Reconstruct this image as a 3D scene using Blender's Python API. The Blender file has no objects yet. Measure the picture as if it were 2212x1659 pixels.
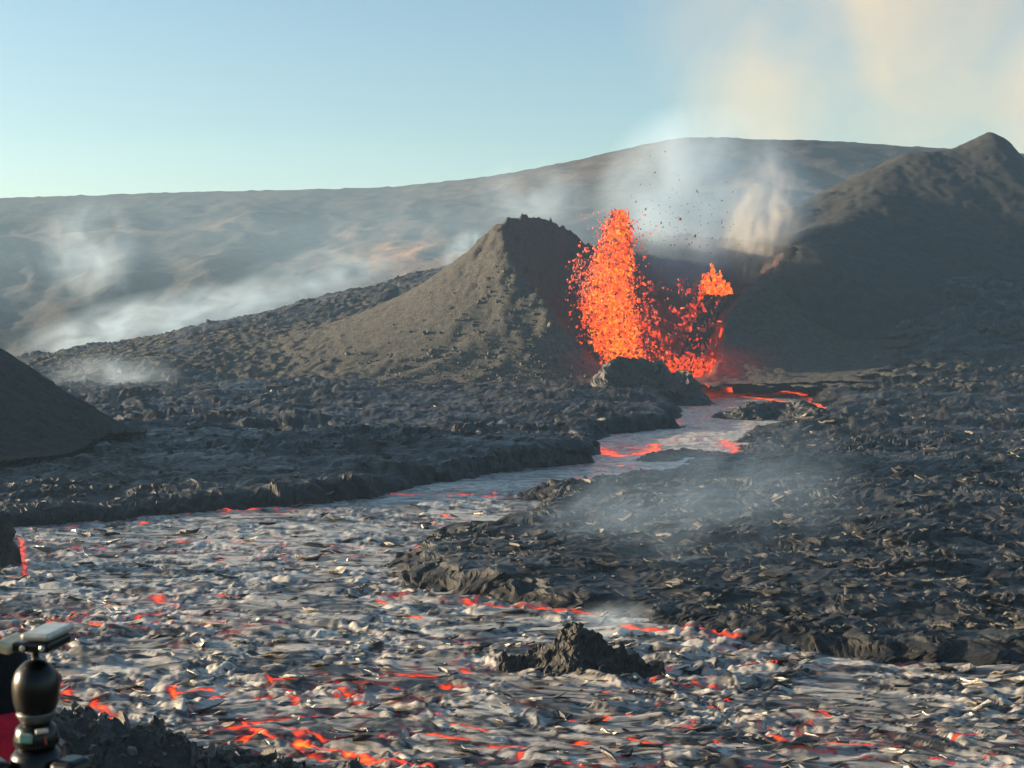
import bpy, bmesh, math, random
import numpy as np
from mathutils import Vector, Matrix

random.seed(7)
R = math.radians
sc = bpy.context.scene
col = sc.collection

# ------------------------------------------------------------------ camera
F, CX, CY = 3210.0, 1106.0, 829.5          # focal length / centre of a 2212 x 1659 survey frame
CAMZ = 12.0
PITCH = math.atan(129.5 / F)
cam = bpy.data.cameras.new('camera')
cam_ob = bpy.data.objects.new('camera', cam)
col.objects.link(cam_ob)
cam_ob.location = (0, 0, CAMZ)
cam_ob.rotation_euler = (math.pi / 2 - PITCH, 0, 0)
cam.sensor_width = 36
cam.lens = 36 * F / 2212
cam.clip_start = 0.05
cam.clip_end = 6000
cam.dof.use_dof = True
cam.dof.focus_distance = 200
cam.dof.aperture_fstop = 22
sc.camera = cam_ob

# ------------------------------------------------------------------ sky, sun, exposure
SUN_AZ = R(81)      # from +Y (view direction) towards -X (left)
SUN_EL = R(10)
world = bpy.data.worlds.new('World')
sc.world = world
world.use_nodes = True
wn = world.node_tree
for n in list(wn.nodes):
    wn.nodes.remove(n)
sky = wn.nodes.new('ShaderNodeTexSky')
sky.sky_type = 'NISHITA'
sky.sun_disc = False
sky.sun_elevation = SUN_EL
sky.sun_rotation = -SUN_AZ
sky.altitude = 200
sky.air_density = 1.0
sky.dust_density = 1.3
sky.ozone_density = 2.0
bg = wn.nodes.new('ShaderNodeBackground')
bg.inputs['Strength'].default_value = 0.061
wo = wn.nodes.new('ShaderNodeOutputWorld')
tint = wn.nodes.new('ShaderNodeMix')
tint.data_type = 'RGBA'
tint.blend_type = 'MULTIPLY'
tint.inputs['Factor'].default_value = 1.0
tint.inputs['B'].default_value = (0.945, 0.965, 0.905, 1)
wn.links.new(sky.outputs[0], tint.inputs['A'])
wn.links.new(tint.outputs['Result'], bg.inputs[0])
wn.links.new(bg.outputs[0], wo.inputs[0])

sun = bpy.data.lights.new('sun', 'SUN')
sun.energy = 5.0
sun.angle = R(0.5)
sun.color = (1.0, 0.77, 0.50)
sun_ob = bpy.data.objects.new('sun', sun)
col.objects.link(sun_ob)
sdir = Vector((-math.sin(SUN_AZ) * math.cos(SUN_EL), math.cos(SUN_AZ) * math.cos(SUN_EL), math.sin(SUN_EL)))
sun_ob.rotation_euler = (-sdir).to_track_quat('-Z', 'Y').to_euler()
sun_ob.location = sdir * 400

sc.view_settings.view_transform = 'Standard'
sc.view_settings.look = 'None'
sc.view_settings.gamma = 1.0
sc.view_settings.exposure = 2.0
sc.view_settings.use_curve_mapping = False
cy = sc.cycles
cy.use_denoising = True
cy.use_adaptive_sampling = True
cy.adaptive_threshold = 0.015
cy.max_bounces = 5
cy.diffuse_bounces = 2
cy.glossy_bounces = 2
cy.transmission_bounces = 1
cy.transparent_max_bounces = 8
cy.volume_bounces = 1
cy.volume_step_rate = 1.0
cy.sample_clamp_indirect = 4.0

# ------------------------------------------------------------------ helpers: survey
def ray(u, v):
    a = (u - CX) / F
    b = -(v - CY) / F
    c, s = math.cos(PITCH), math.sin(PITCH)
    return Vector((a, c + b * s, -s + b * c))

def at(u, v, Y):
    d = ray(u, v)
    t = Y / d.y
    return Vector((d.x * t, Y, CAMZ + d.z * t))

def on(u, v, z=0.0):
    d = ray(u, v)
    t = (z - CAMZ) / d.z
    return Vector((d.x * t, d.y * t, z))

# ------------------------------------------------------------------ helpers: noise
def _h(ix, iy, seed):
    h = (ix.astype(np.int64) * 374761393 + iy.astype(np.int64) * 668265263 + seed * 2246822519) & 0xFFFFFFFF
    h = ((h ^ (h >> 13)) * 1274126177) & 0xFFFFFFFF
    h = ((h ^ (h >> 16)) * 2654435761) & 0xFFFFFFFF
    return (h ^ (h >> 15)) / 4294967296.0

def perlin(x, y, seed=0):
    x0 = np.floor(x); y0 = np.floor(y)
    fx = x - x0; fy = y - y0
    ix = x0.astype(np.int64); iy = y0.astype(np.int64)
    def g(dx, dy):
        a = _h(ix + dx, iy + dy, seed) * 6.2831853
        return np.cos(a) * (fx - dx) + np.sin(a) * (fy - dy)
    sx = fx * fx * fx * (fx * (fx * 6 - 15) + 10)
    sy = fy * fy * fy * (fy * (fy * 6 - 15) + 10)
    a = g(0, 0) * (1 - sx) + g(1, 0) * sx
    b = g(0, 1) * (1 - sx) + g(1, 1) * sx
    return (a * (1 - sy) + b * sy) * 1.5

def fbm(x, y, seed=0, octv=4, gain=0.5):
    s = np.zeros_like(x); a = 1.0; f = 1.0
    for i in range(octv):
        s += a * perlin(x * f + i * 17.3, y * f - i * 9.1, seed + i)
        a *= gain; f *= 2.03
    return s

def ridged(x, y, seed=0, octv=3):
    s = np.zeros_like(x); a = 1.0; f = 1.0
    for i in range(octv):
        s += a * (1 - np.abs(perlin(x * f + i * 5.7, y * f + i * 3.3, seed + i)) * 1.6)
        a *= 0.5; f *= 2.1
    return s

def worley(x, y, seed=0):
    """tilted cells: returns height, distance to cell edge, cell hash"""
    ix = np.floor(x).astype(np.int64); iy = np.floor(y).astype(np.int64)
    d1 = np.full(x.shape, 9.0); d2 = np.full(x.shape, 9.0)
    bx = np.zeros_like(x); by = np.zeros_like(x)
    ci = ix.copy(); cj = iy.copy()
    for j in (-1, 0, 1):
        for i in (-1, 0, 1):
            px = ix + i + _h(ix + i, iy + j, seed)
            py = iy + j + _h(ix + i, iy + j, seed + 91)
            d = np.hypot(x - px, y - py)
            m = d < d1
            d2 = np.where(m, d1, np.minimum(d2, d))
            d1 = np.where(m, d, d1)
            bx = np.where(m, x - px, bx); by = np.where(m, y - py, by)
            ci = np.where(m, ix + i, ci); cj = np.where(m, iy + j, cj)
    gx = _h(ci, cj, seed + 5) * 2 - 1
    gy = _h(ci, cj, seed + 6) * 2 - 1
    off = _h(ci, cj, seed + 7) * 2 - 1
    return off * 0.5 + gx * bx + gy * by, d2 - d1, _h(ci, cj, seed + 8)

def sstep(a, b, x):
    t = np.clip((x - a) / (b - a), 0, 1)
    return t * t * (3 - 2 * t)

def smax(a, b, k):
    m = np.maximum(a, b)
    return m + k * np.log(np.exp((a - m) / k) + np.exp((b - m) / k))

# ------------------------------------------------------------------ helpers: objects
def tag(o, label=None, cat=None, group=None, kind=None):
    if label: o['label'] = label
    if cat: o['category'] = cat
    if group: o['group'] = group
    if kind: o['kind'] = kind
    return o

def link(name, me, mat=None, parent=None):
    o = bpy.data.objects.new(name, me)
    col.objects.link(o)
    if mat is not None and me is not None and not me.materials:
        me.materials.append(mat)
    if parent is not None:
        o.parent = parent
    return o

def empty(name, loc=(0, 0, 0)):
    o = bpy.data.objects.new(name, None)
    o.empty_display_size = 0.2
    col.objects.link(o)
    o.location = loc
    return o

def mesh_np(name, V, faces, attrs=None, smooth=True):
    """faces: (n,3) or (n,4) int array"""
    me = bpy.data.meshes.new(name)
    V = np.asarray(V, dtype=np.float32)
    faces = np.asarray(faces, dtype=np.int32)
    n, k = faces.shape
    me.vertices.add(len(V)); me.vertices.foreach_set('co', V.ravel())
    me.loops.add(n * k); me.loops.foreach_set('vertex_index', faces.ravel())
    me.polygons.add(n)
    me.polygons.foreach_set('loop_start', np.arange(0, n * k, k, dtype=np.int32))
    me.polygons.foreach_set('use_smooth', np.full(n, smooth, dtype=bool))
    me.update(calc_edges=True)
    for key, arr in (attrs or {}).items():
        a = me.attributes.new(key, 'FLOAT', 'POINT')
        a.data.foreach_set('value', np.asarray(arr, dtype=np.float32).ravel())
    return me

def grid_mesh(name, X, Y, Z, keep=None, attrs=None, smooth=True):
    h, w = X.shape
    idx = np.arange(h * w).reshape(h, w)
    f = np.stack([idx[:-1, :-1], idx[:-1, 1:], idx[1:, 1:], idx[1:, :-1]], -1).reshape(-1, 4)
    V = np.stack([X, Y, Z], -1).reshape(-1, 3)
    if keep is not None:
        k = keep.ravel()
        f = f[k[f].any(1)]
        used = np.zeros(h * w, bool); used[f] = True
        remap = np.cumsum(used) - 1
        f = remap[f]; V = V[used]
        attrs = {a: np.asarray(b).ravel()[used] for a, b in (attrs or {}).items()}
    return mesh_np(name, V, f, attrs, smooth)

# ------------------------------------------------------------------ materials
def new_mat(name):
    m = bpy.data.materials.new(name)
    m.use_nodes = True
    nt = m.node_tree
    for n in list(nt.nodes):
        nt.nodes.remove(n)
    out = nt.nodes.new('ShaderNodeOutputMaterial')
    return m, nt, out

def N(nt, t, **kw):
    n = nt.nodes.new(t)
    for k, v in kw.items():
        setattr(n, k, v)
    return n

def ramp(nt, src, stops):
    r = nt.nodes.new('ShaderNodeValToRGB')
    e = r.color_ramp.elements
    while len(e) < len(stops):
        e.new(0.5)
    for el, (p, c) in zip(e, stops):
        el.position = p
        el.color = (c[0], c[1], c[2], 1) if hasattr(c, '__len__') else (c, c, c, 1)
    nt.links.new(src, r.inputs[0])
    return r.outputs[0]

def noise_node(nt, scale, detail=5, rough=0.6, stretch=(1, 1, 1), coord='Object', dist=0.0):
    tc = nt.nodes.new('ShaderNodeTexCoord')
    mp = nt.nodes.new('ShaderNodeMapping')
    mp.inputs['Scale'].default_value = stretch
    nz = nt.nodes.new('ShaderNodeTexNoise')
    nz.inputs['Scale'].default_value = scale
    nz.inputs['Detail'].default_value = detail
    nz.inputs['Roughness'].default_value = rough
    nz.inputs['Distortion'].default_value = dist
    nt.links.new(tc.outputs[coord], mp.inputs[0])
    nt.links.new(mp.outputs[0], nz.inputs['Vector'])
    return nz.outputs['Fac']

def mathn(nt, op, a, b=None, clamp=False):
    n = nt.nodes.new('ShaderNodeMath')
    n.operation = op
    n.use_clamp = clamp
    for i, s in enumerate((a, b)):
        if s is None: continue
        if isinstance(s, (int, float)):
            n.inputs[i].default_value = s
        else:
            nt.links.new(s, n.inputs[i])
    return n.outputs[0]

HEAT_STOPS = [(0.0, (0.0, 0.0, 0.0)), (0.20, (0.12, 0.005, 0.002)), (0.42, (0.80, 0.05, 0.008)),
              (0.72, (1.0, 0.125, 0.006)), (1.0, (1.0, 0.31, 0.015))]

def lava_mat(name, dark, light, r0=0.3, r1=0.6, nscale=1.2, stretch=(1, 1, 1), bump=0.35, bscale=6.0,
             use_tone=True, use_heat=True, spec=0.5, tint=None, emit=0.5, bdist=0.15, metal=0.0, lo=0.25, hi=0.85, cracks=False, oxide=None):
    m, nt, out = new_mat(name)
    p = N(nt, 'ShaderNodeBsdfPrincipled')
    nz = noise_node(nt, nscale, 6, 0.62, stretch, dist=0.4)
    fac = nz
    if use_tone:
        a = N(nt, 'ShaderNodeAttribute', attribute_name='tone')
        half = mathn(nt, 'MULTIPLY', nz, 0.55)
        t2 = mathn(nt, 'MULTIPLY', a.outputs['Fac'], 0.65)
        fac = mathn(nt, 'ADD', half, t2)
    else:
        fac = mathn(nt, 'MULTIPLY', nz, 1.1)
    p.inputs['Metallic'].default_value = metal
    stops = [(lo, dark), (hi, light)] if tint is None else [(0.25, dark), (0.6, tint), (0.9, light)]
    basec = ramp(nt, fac, stops)
    if oxide is not None:
        ao = N(nt, 'ShaderNodeAttribute', attribute_name='oxide')
        mo = N(nt, 'ShaderNodeMix', data_type='RGBA')
        nt.links.new(mathn(nt, 'MULTIPLY', ao.outputs['Fac'], ramp(nt, nz, [(0.3, 0.3), (0.65, 1.0)])), mo.inputs['Factor'])
        nt.links.new(basec, mo.inputs['A'])
        mo.inputs['B'].default_value = (*oxide, 1)
        basec = mo.outputs['Result']
    nt.links.new(basec, p.inputs['Base Color'])
    nt.links.new(ramp(nt, fac, [(0.2, r1), (0.85, r0)]), p.inputs['Roughness'])
    p.inputs['Specular IOR Level'].default_value = spec
    b = N(nt, 'ShaderNodeBump')
    b.inputs['Strength'].default_value = bump
    b.inputs['Distance'].default_value = bdist
    nb = noise_node(nt, bscale, 6, 0.7, stretch, dist=0.6)
    nt.links.new(nb, b.inputs['Height'])
    nt.links.new(b.outputs[0], p.inputs['Normal'])
    if use_heat:
        h = N(nt, 'ShaderNodeAttribute', attribute_name='glow')
        nh = noise_node(nt, bscale * 0.7, 4, 0.6, stretch)
        hv = mathn(nt, 'MULTIPLY', h.outputs['Fac'], ramp(nt, nh, [(0.30, 0.35), (0.62, 1.15)]), clamp=True)
        if cracks:
            hot = N(nt, 'ShaderNodeAttribute', attribute_name='hot')
            for sc_, w_, st_ in ((0.55, 0.012, (0.55, 1.25, 0.3)), (1.3, 0.016, (0.5, 1.3, 0.3))):
                tc2 = N(nt, 'ShaderNodeTexCoord'); mp2 = N(nt, 'ShaderNodeMapping')
                mp2.inputs['Scale'].default_value = st_; mp2.inputs['Rotation'].default_value = (0, 0, 0.25)
                nd = N(nt, 'ShaderNodeTexNoise'); nd.inputs['Scale'].default_value = 0.8; nd.inputs['Detail'].default_value = 4
                nt.links.new(tc2.outputs['Object'], nd.inputs['Vector'])
                ad = N(nt, 'ShaderNodeVectorMath', operation='MULTIPLY_ADD')
                nt.links.new(nd.outputs['Color'], ad.inputs[0]); ad.inputs[1].default_value = (1.6, 1.6, 0); nt.links.new(tc2.outputs['Object'], ad.inputs[2])
                nt.links.new(ad.outputs[0], mp2.inputs[0])
                vo = N(nt, 'ShaderNodeTexVoronoi', feature='DISTANCE_TO_EDGE'); vo.inputs['Scale'].default_value = sc_
                nt.links.new(mp2.outputs[0], vo.inputs['Vector'])
                ln = ramp(nt, vo.outputs['Distance'], [(0.0, 1.0), (w_, 0.75), (w_ * 2.2, 0.0)])
                nb2 = noise_node(nt, 0.7, 3, 0.6)
                br = ramp(nt, nb2, [(0.54, 0.0), (0.68, 0.7)])
                hv = mathn(nt, 'MAXIMUM', hv, mathn(nt, 'MULTIPLY', mathn(nt, 'MULTIPLY', ln, hot.outputs['Fac']), br))
        nt.links.new(ramp(nt, hv, HEAT_STOPS), p.inputs['Emission Color'])
        mxb = N(nt, 'ShaderNodeMix', data_type='RGBA')
        nt.links.new(ramp(nt, hv, [(0.05, 0.0), (0.3, 1.0)]), mxb.inputs['Factor'])
        nt.links.new(basec, mxb.inputs['A'])
        mxb.inputs['B'].default_value = (0.012, 0.008, 0.007, 1)
        nt.links.new(mxb.outputs['Result'], p.inputs['Base Color'])
        p.inputs['Emission Strength'].default_value = emit
        m.cycles.emission_sampling = 'NONE'
    nt.links.new(p.outputs[0], out.inputs[0])
    return m

def plain_mat(name, c, rough=0.5, metal=0.0, spec=0.5, var=0.25, scale=30, bump=0.1, bd=0.002):
    m, nt, out = new_mat(name)
    p = N(nt, 'ShaderNodeBsdfPrincipled')
    nz = noise_node(nt, scale, 5, 0.6)
    lo = tuple(x * (1 - var) for x in c); hi = tuple(min(1, x * (1 + var)) for x in c)
    nt.links.new(ramp(nt, nz, [(0.3, lo), (0.7, hi)]), p.inputs['Base Color'])
    p.inputs['Roughness'].default_value = rough
    p.inputs['Metallic'].default_value = metal
    p.inputs['Specular IOR Level'].default_value = spec
    b = N(nt, 'ShaderNodeBump')
    b.inputs['Strength'].default_value = bump
    b.inputs['Distance'].default_value = bd
    nt.links.new(nz, b.inputs['Height'])
    nt.links.new(b.outputs[0], p.inputs['Normal'])
    nt.links.new(p.outputs[0], out.inputs[0])
    return m

def molten_mat(name, emit):
    m, nt, out = new_mat(name)
    p = N(nt, 'ShaderNodeBsdfPrincipled')
    p.inputs['Base Color'].default_value = (0.03, 0.02, 0.018, 1)
    p.inputs['Roughness'].default_value = 0.6
    h = N(nt, 'ShaderNodeAttribute', attribute_name='glow')
    nz = noise_node(nt, 1.6, 4, 0.65)
    hv = mathn(nt, 'MULTIPLY', h.outputs['Fac'], ramp(nt, nz, [(0.3, 0.5), (0.65, 1.25)]), clamp=True)
    nt.links.new(ramp(nt, hv, HEAT_STOPS), p.inputs['Emission Color'])
    p.inputs['Emission Strength'].default_value = emit
    m.cycles.emission_sampling = 'NONE'
    nt.links.new(p.outputs[0], out.inputs[0])
    return m

M = {}
M['field'] = lava_mat('lava_field_crust', (0.003, 0.0032, 0.004), (0.043, 0.045, 0.048), 0.36, 0.70, 1.0, (0.7, 2.2, 1), 0.6, 4.0, spec=0.28)
M['slab'] = lava_mat('lava_slab', (0.012, 0.012, 0.013), (0.17, 0.16, 0.14), 0.38, 0.75, 1.0, (0.7, 2.0, 1), 0.5, 5.0, spec=0.4, use_heat=False)
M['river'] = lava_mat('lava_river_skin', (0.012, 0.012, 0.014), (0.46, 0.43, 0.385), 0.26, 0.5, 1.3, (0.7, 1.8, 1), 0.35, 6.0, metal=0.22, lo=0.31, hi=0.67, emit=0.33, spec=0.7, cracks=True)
M['rock'] = lava_mat('lava_rock', (0.004, 0.004, 0.005), (0.024, 0.023, 0.022), 0.42, 0.8, 1.6, (1, 1, 1), 0.9, 4.0, use_tone=False)
M['cinder'] = lava_mat('cinder', (0.024, 0.024, 0.024), (0.096, 0.092, 0.084), 0.85, 0.95, 1.1, (1, 1, 1), 1.0, 2.6, use_tone=False, spec=0.2, bdist=0.6, oxide=(0.085, 0.036, 0.027))
M['cinder_dark'] = lava_mat('cinder_dark', (0.014, 0.015, 0.0165), (0.043, 0.044, 0.045), 0.85, 0.95, 0.5, (1, 1, 1), 0.8, 3.0, use_tone=False, use_heat=False, spec=0.2, bdist=0.2)
M['mound'] = lava_mat('black_cinder', (0.006, 0.0065, 0.007), (0.046, 0.044, 0.040), 0.85, 0.95, 2.6, (1, 1, 1), 1.0, 3.0, use_tone=False, use_heat=False, spec=0.2, bdist=0.2)
M['scoria'] = lava_mat('scoria_slope', (0.015, 0.015, 0.016), (0.06, 0.056, 0.05), 0.8, 0.95, 2.0, (1, 1, 1), 0.9, 6.0, use_tone=False, use_heat=False, spec=0.25)
M['shore'] = lava_mat('shore_rock', (0.008, 0.008, 0.009), (0.05, 0.048, 0.044), 0.45, 0.8, 2.2, (1, 1, 1), 0.9, 6.0, use_tone=False, use_heat=False)
M['molten'] = molten_mat('molten_lava', 0.35)

# ------------------------------------------------------------------ river outline (survey points on the plain, with bank height)
SHORE = [(-1500, 1330, 1.32), (-500, 1185, 1.32), (0, 1140, 1.12), (200, 1122, 1.25), (350, 1107, 1.32), (540, 1097, 1.39), (700, 1086, 1.52), (900, 1052, 1.72),
         (1020, 1030, 1.85), (1130, 1008, 1.91), (1230, 992, 1.98), (1280, 986, 1.85), (1282, 972, 1.58), (1268, 957, 1.45), (1308, 939, 1.58), (1380, 932, 1.72),
         (1447, 925, 1.58), (1446, 900, 1.65), (1434, 876, 1.65), (1484, 842, 1.65), (1489, 826, 1.65),
         (1562, 826, 1.5), (1575, 838, 1.5), (1640, 846, 0.8), (1703, 844, 0.8), (1763, 851, 0.9), (1822, 880, 1.0), (1795, 899, 0.6), (1714, 915, 0.3),
         (1640, 928, 0.25), (1600, 950, 0.25), (1618, 977, 0.3), (1560, 988, 0.35), (1496, 995, 0.4), (1440, 1020, 0.5), (1340, 1030, 0.5), (1230, 1056, 0.6),
         (1158, 1066, 0.8), (1142, 1105, 1.0), (1075, 1128, 0.5), (1000, 1145, 0.5), (920, 1170, 0.7), (872, 1200, 1.1), (876, 1238, 1.2), (930, 1268, 1.0),
         (1060, 1288, 0.9), (1200, 1304, 0.6), (1330, 1318, 0.45), (1480, 1345, 0.4), (1600, 1372, 0.5), (1750, 1396, 0.45), (1900, 1412, 0.6), (2212, 1428, 0.5),
         (2700, 1450, 1.0), (3600, 1500, 1.0), (3600, 1850, 1.0), (700, 1850, 1.0), (-900, 1850, 1.0)]
SP = np.array([list(on(u, v).xy) + [h] for u, v, h in SHORE])
# finer, ragged shoreline
pts = []
rng = np.random.RandomState(3)
for i in range(len(SP)):
    a, b = SP[i], SP[(i + 1) % len(SP)]
    L = np.hypot(*(b - a)[:2])
    n = max(1, min(8, int(L / 3)))
    for k in range(n):
        p = a + (b - a) * k / n
        j = 0.0 if k == 0 else min(0.9, L / n * 0.22)
        pts.append([p[0] + rng.uniform(-j, j), p[1] + rng.uniform(-j, j), p[2]])
SHP = np.array(pts)

def river_sd(x, y):
    """signed distance to the river outline (negative on the river) and bank height there"""
    shp = x.shape
    x = x.ravel(); y = y.ravel()
    best = np.full(x.shape, 1e9); H = np.zeros_like(x); W = np.zeros_like(x)
    inside = np.zeros(x.shape, bool)
    n = len(SHP)
    for i in range(n):
        ax, ay, ah = SHP[i]; bx, by, bh = SHP[(i + 1) % n]
        ex, ey = bx - ax, by - ay
        L2 = ex * ex + ey * ey + 1e-9
        t = np.clip(((x - ax) * ex + (y - ay) * ey) / L2, 0, 1)
        d2 = (x - ax - t * ex) ** 2 + (y - ay - t * ey) ** 2
        best = np.minimum(best, d2)
        w = 1 / (d2 + 0.5) ** 1.5
        H += w * (ah + (bh - ah) * t); W += w
        c = (ay > y) != (by > y)
        if abs(by - ay) > 1e-9:
            inside ^= c & (x < (bx - ax) * (y - ay) / (by - ay) + ax)
    sd = np.sqrt(best); sd[inside] *= -1
    return sd.reshape(shp), (H / W).reshape(shp)

def plain_base(x, y):
    """large form of the old lava around the river: the left shoulder and the rise on the right"""
    z = 0.9 * sstep(120, 240, y)
    t = np.clip((x + 112) / 100, 0, 1.6)
    crest = 4.2 + 21 * t ** 1.25
    fade = 1 - sstep(6, 40, x)
    on_ = sstep(-70, -25, x)
    z = z + (crest - 2.5) * sstep(222 + 42 * on_, 326, y) * fade * (1 - sstep(332, 380, y))
    z = z + 23 * sstep(222, 318, y) * sstep(38, 82, x) * (1 - sstep(345, 400, y))
    z = z - 7 * sstep(330, 385, y)
    return z

def billow(x, y, seed, eps=0.0):
    return (np.sqrt(perlin(x, y, seed) ** 2 + eps * eps) - eps) * (2.0 + 2 * eps) - 0.62

def slab(x, y, seed, w=0.16):
    h, e, t = worley(x, y, seed)
    return h * sstep(0.0, w, e), e, t

def field_h(x, y, sdH=None):
    sd, H = river_sd(x, y) if sdH is None else sdH
    wx = fbm(x * 0.22, y * 0.22, 11, 3); wy = fbm(x * 0.22, y * 0.22, 15, 3)
    crag = fbm(x * 0.9, y * 0.9, 18, 3)
    edge = sd + 0.8 * wx + 0.45 * crag
    bank = H * sstep(-0.5, 1.5, edge) ** 0.8 * (0.80 + 0.20 * sstep(0.6, 9, edge)) - 0.9 * (1 - sstep(-1.9, 0.0, edge))
    far = sstep(60, 190, y)
    right = sstep(-2, 12, x)
    xs = x + 1.5 * wx; ys = y + 1.0 * wy
    ca, sa = 0.96, -0.28
    a = (xs * ca - ys * sa); b = (xs * sa + ys * ca)
    h1, e1, t1 = slab(a / 5.0, b / 2.8, 21)
    h2, e2, t2 = slab(a / 1.8 + 3.1 * t1, b / 1.05 + 1.7 * t1, 33)
    h2 = h2 * sstep(0.0, 0.12, e1)
    t3 = _h(np.floor(a / 0.5), np.floor(b / 0.3), 4)
    amp = sstep(-1.0, 1.2 + 5 * right, edge)
    hum = fbm(x * 0.06, y * 0.08, 5, 3) * (0.35 + 0.5 * far) + (ridged(a * 0.08, b * 0.16, 8, 3) - 1.2) * 0.20
    folds = billow(a * 0.2, b * 0.36, 51) * (0.20 + 0.35 * far) + billow(a * 0.5 + 1.4 * wx, b * 0.95, 53) * (0.13 + 0.14 * far) + 0.0
    fine = billow(a * 1.3, b * 2.4, 57) * (0.095 + 0.04 * far) + perlin(a * 3.0, b * 5.5, 61) * 0.035 + h2 * (0.12 + 0.12 * far)
    rel = folds + h1 * (0.18 + 0.25 * far)
    calm = 0.40 + 0.60 * sstep(-0.35, 0.35, fbm(x * 0.05, y * 0.05, 71, 2) + 0.25 * right)
    z = bank + plain_base(x, y) + amp * (hum + rel * calm * 1.1) + sstep(-1.4, 0.6, edge) * fine * (0.45 + 0.6 * calm)
    tone = 0.5 * t2 + 0.35 * t1 + 0.15 * t3
    tone = tone ** 1.5 * (0.95 + 0.5 * (1 - calm)) * sstep(-0.3, 1.6, edge)
    return z, tone

STREAKS = [(485, 1612, 560, 1578, .22, 1), (560, 1578, 590, 1590, .2, .8), (650, 1598, 720, 1612, .35, 1), (720, 1612, 790, 1642, .35, 1), (800, 1648, 930, 1656, .25, 1), (640, 1605, 700, 1640, .3, .7),
           (230, 1558, 262, 1550, .2, .8), (200, 1515, 240, 1545, .35, .9), (1720, 1602, 1880, 1607, .16, 1), (1640, 1580, 1720, 1604, .16, .9), (980, 1558, 1052, 1576, .22, 1), (925, 1588, 1010, 1600, .2, .9),
           (1300, 1548, 1360, 1538, .22, 1), (118, 1457, 165, 1459, .22, 1), (120, 1480, 150, 1510, .4, .8), (360, 1496, 450, 1490, .25, .9), (370, 1480, 380, 1510, .25, .8), (520, 1545, 545, 1580, .2, .7),
           (620, 1490, 640, 1520, .2, .6), (740, 1490, 760, 1500, .3, .7), (1235, 1608, 1262, 1600, .25, 1), (1060, 1610, 1130, 1612, .15, .8), (1210, 1545, 1240, 1550, .15, .7), (820, 1296, 836, 1304, .4, 1),
           (890, 1330, 906, 1334, .4, 1), (330, 1290, 350, 1300, .5, .7), (44, 1160, 54, 1236, .28, .6), (20, 1247, 60, 1238, .28, .6), (860, 1215, 905, 1180, .5, .8), (350, 1106, 560, 1097, .5, .75),
           (740, 1076, 830, 1066, .4, .7), (830, 1064, 900, 1070, .4, .5), (950, 1108, 975, 1112, .5, .9), (1100, 1305, 1290, 1325, .3, .6), (1330, 1350, 1480, 1358, .35, .75), (1480, 1350, 1600, 1374, .3, .6), (1000, 1295, 1100, 1310, .3, .6),
           (1280, 966, 1330, 985, 1.0, .8), (1330, 984, 1420, 976, .8, .85), (1415, 960, 1412, 978, .7, .9), (1340, 966, 1400, 970, .7, .5), (1560, 952, 1600, 975, 1.0, .7), (1590, 978, 1615, 975, .9, .6),
           (1580, 905, 1630, 893, 1.2, .95), (1625, 895, 1645, 905, 1.0, .8), (1620, 858, 1660, 862, 1.1, .9), (1660, 862, 1705, 873, 1.1, .95), (1700, 846, 1765, 856, 1.3, .9), (1760, 858, 1775, 882, 1.3, .95), (1780, 870, 1815, 880, 1.2, .9),
           (1490, 828, 1560, 830, 2.2, 1), (1550, 835, 1590, 846, 1.2, .9), (1440, 905, 1460, 915, .8, .6), (1500, 880, 1530, 876, .6, .5), (1545, 880, 1600, 884, .7, .5), (300, 1130, 318, 1124, .4, .7), (140, 1140, 160, 1134, .4, .5),
           (2060, 1595, 2110, 1585, .15, .8), (1760, 1536, 1790, 1540, .2, .7), (1000, 1440, 1016, 1444, .25, .6), (640, 1580, 660, 1600, .25, .7), (1360, 1590, 1400, 1594, .15, .7), (1390, 1608, 1440, 1612, .15, .8), (2010, 1640, 2060, 1646, .12, .6)]

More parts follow.
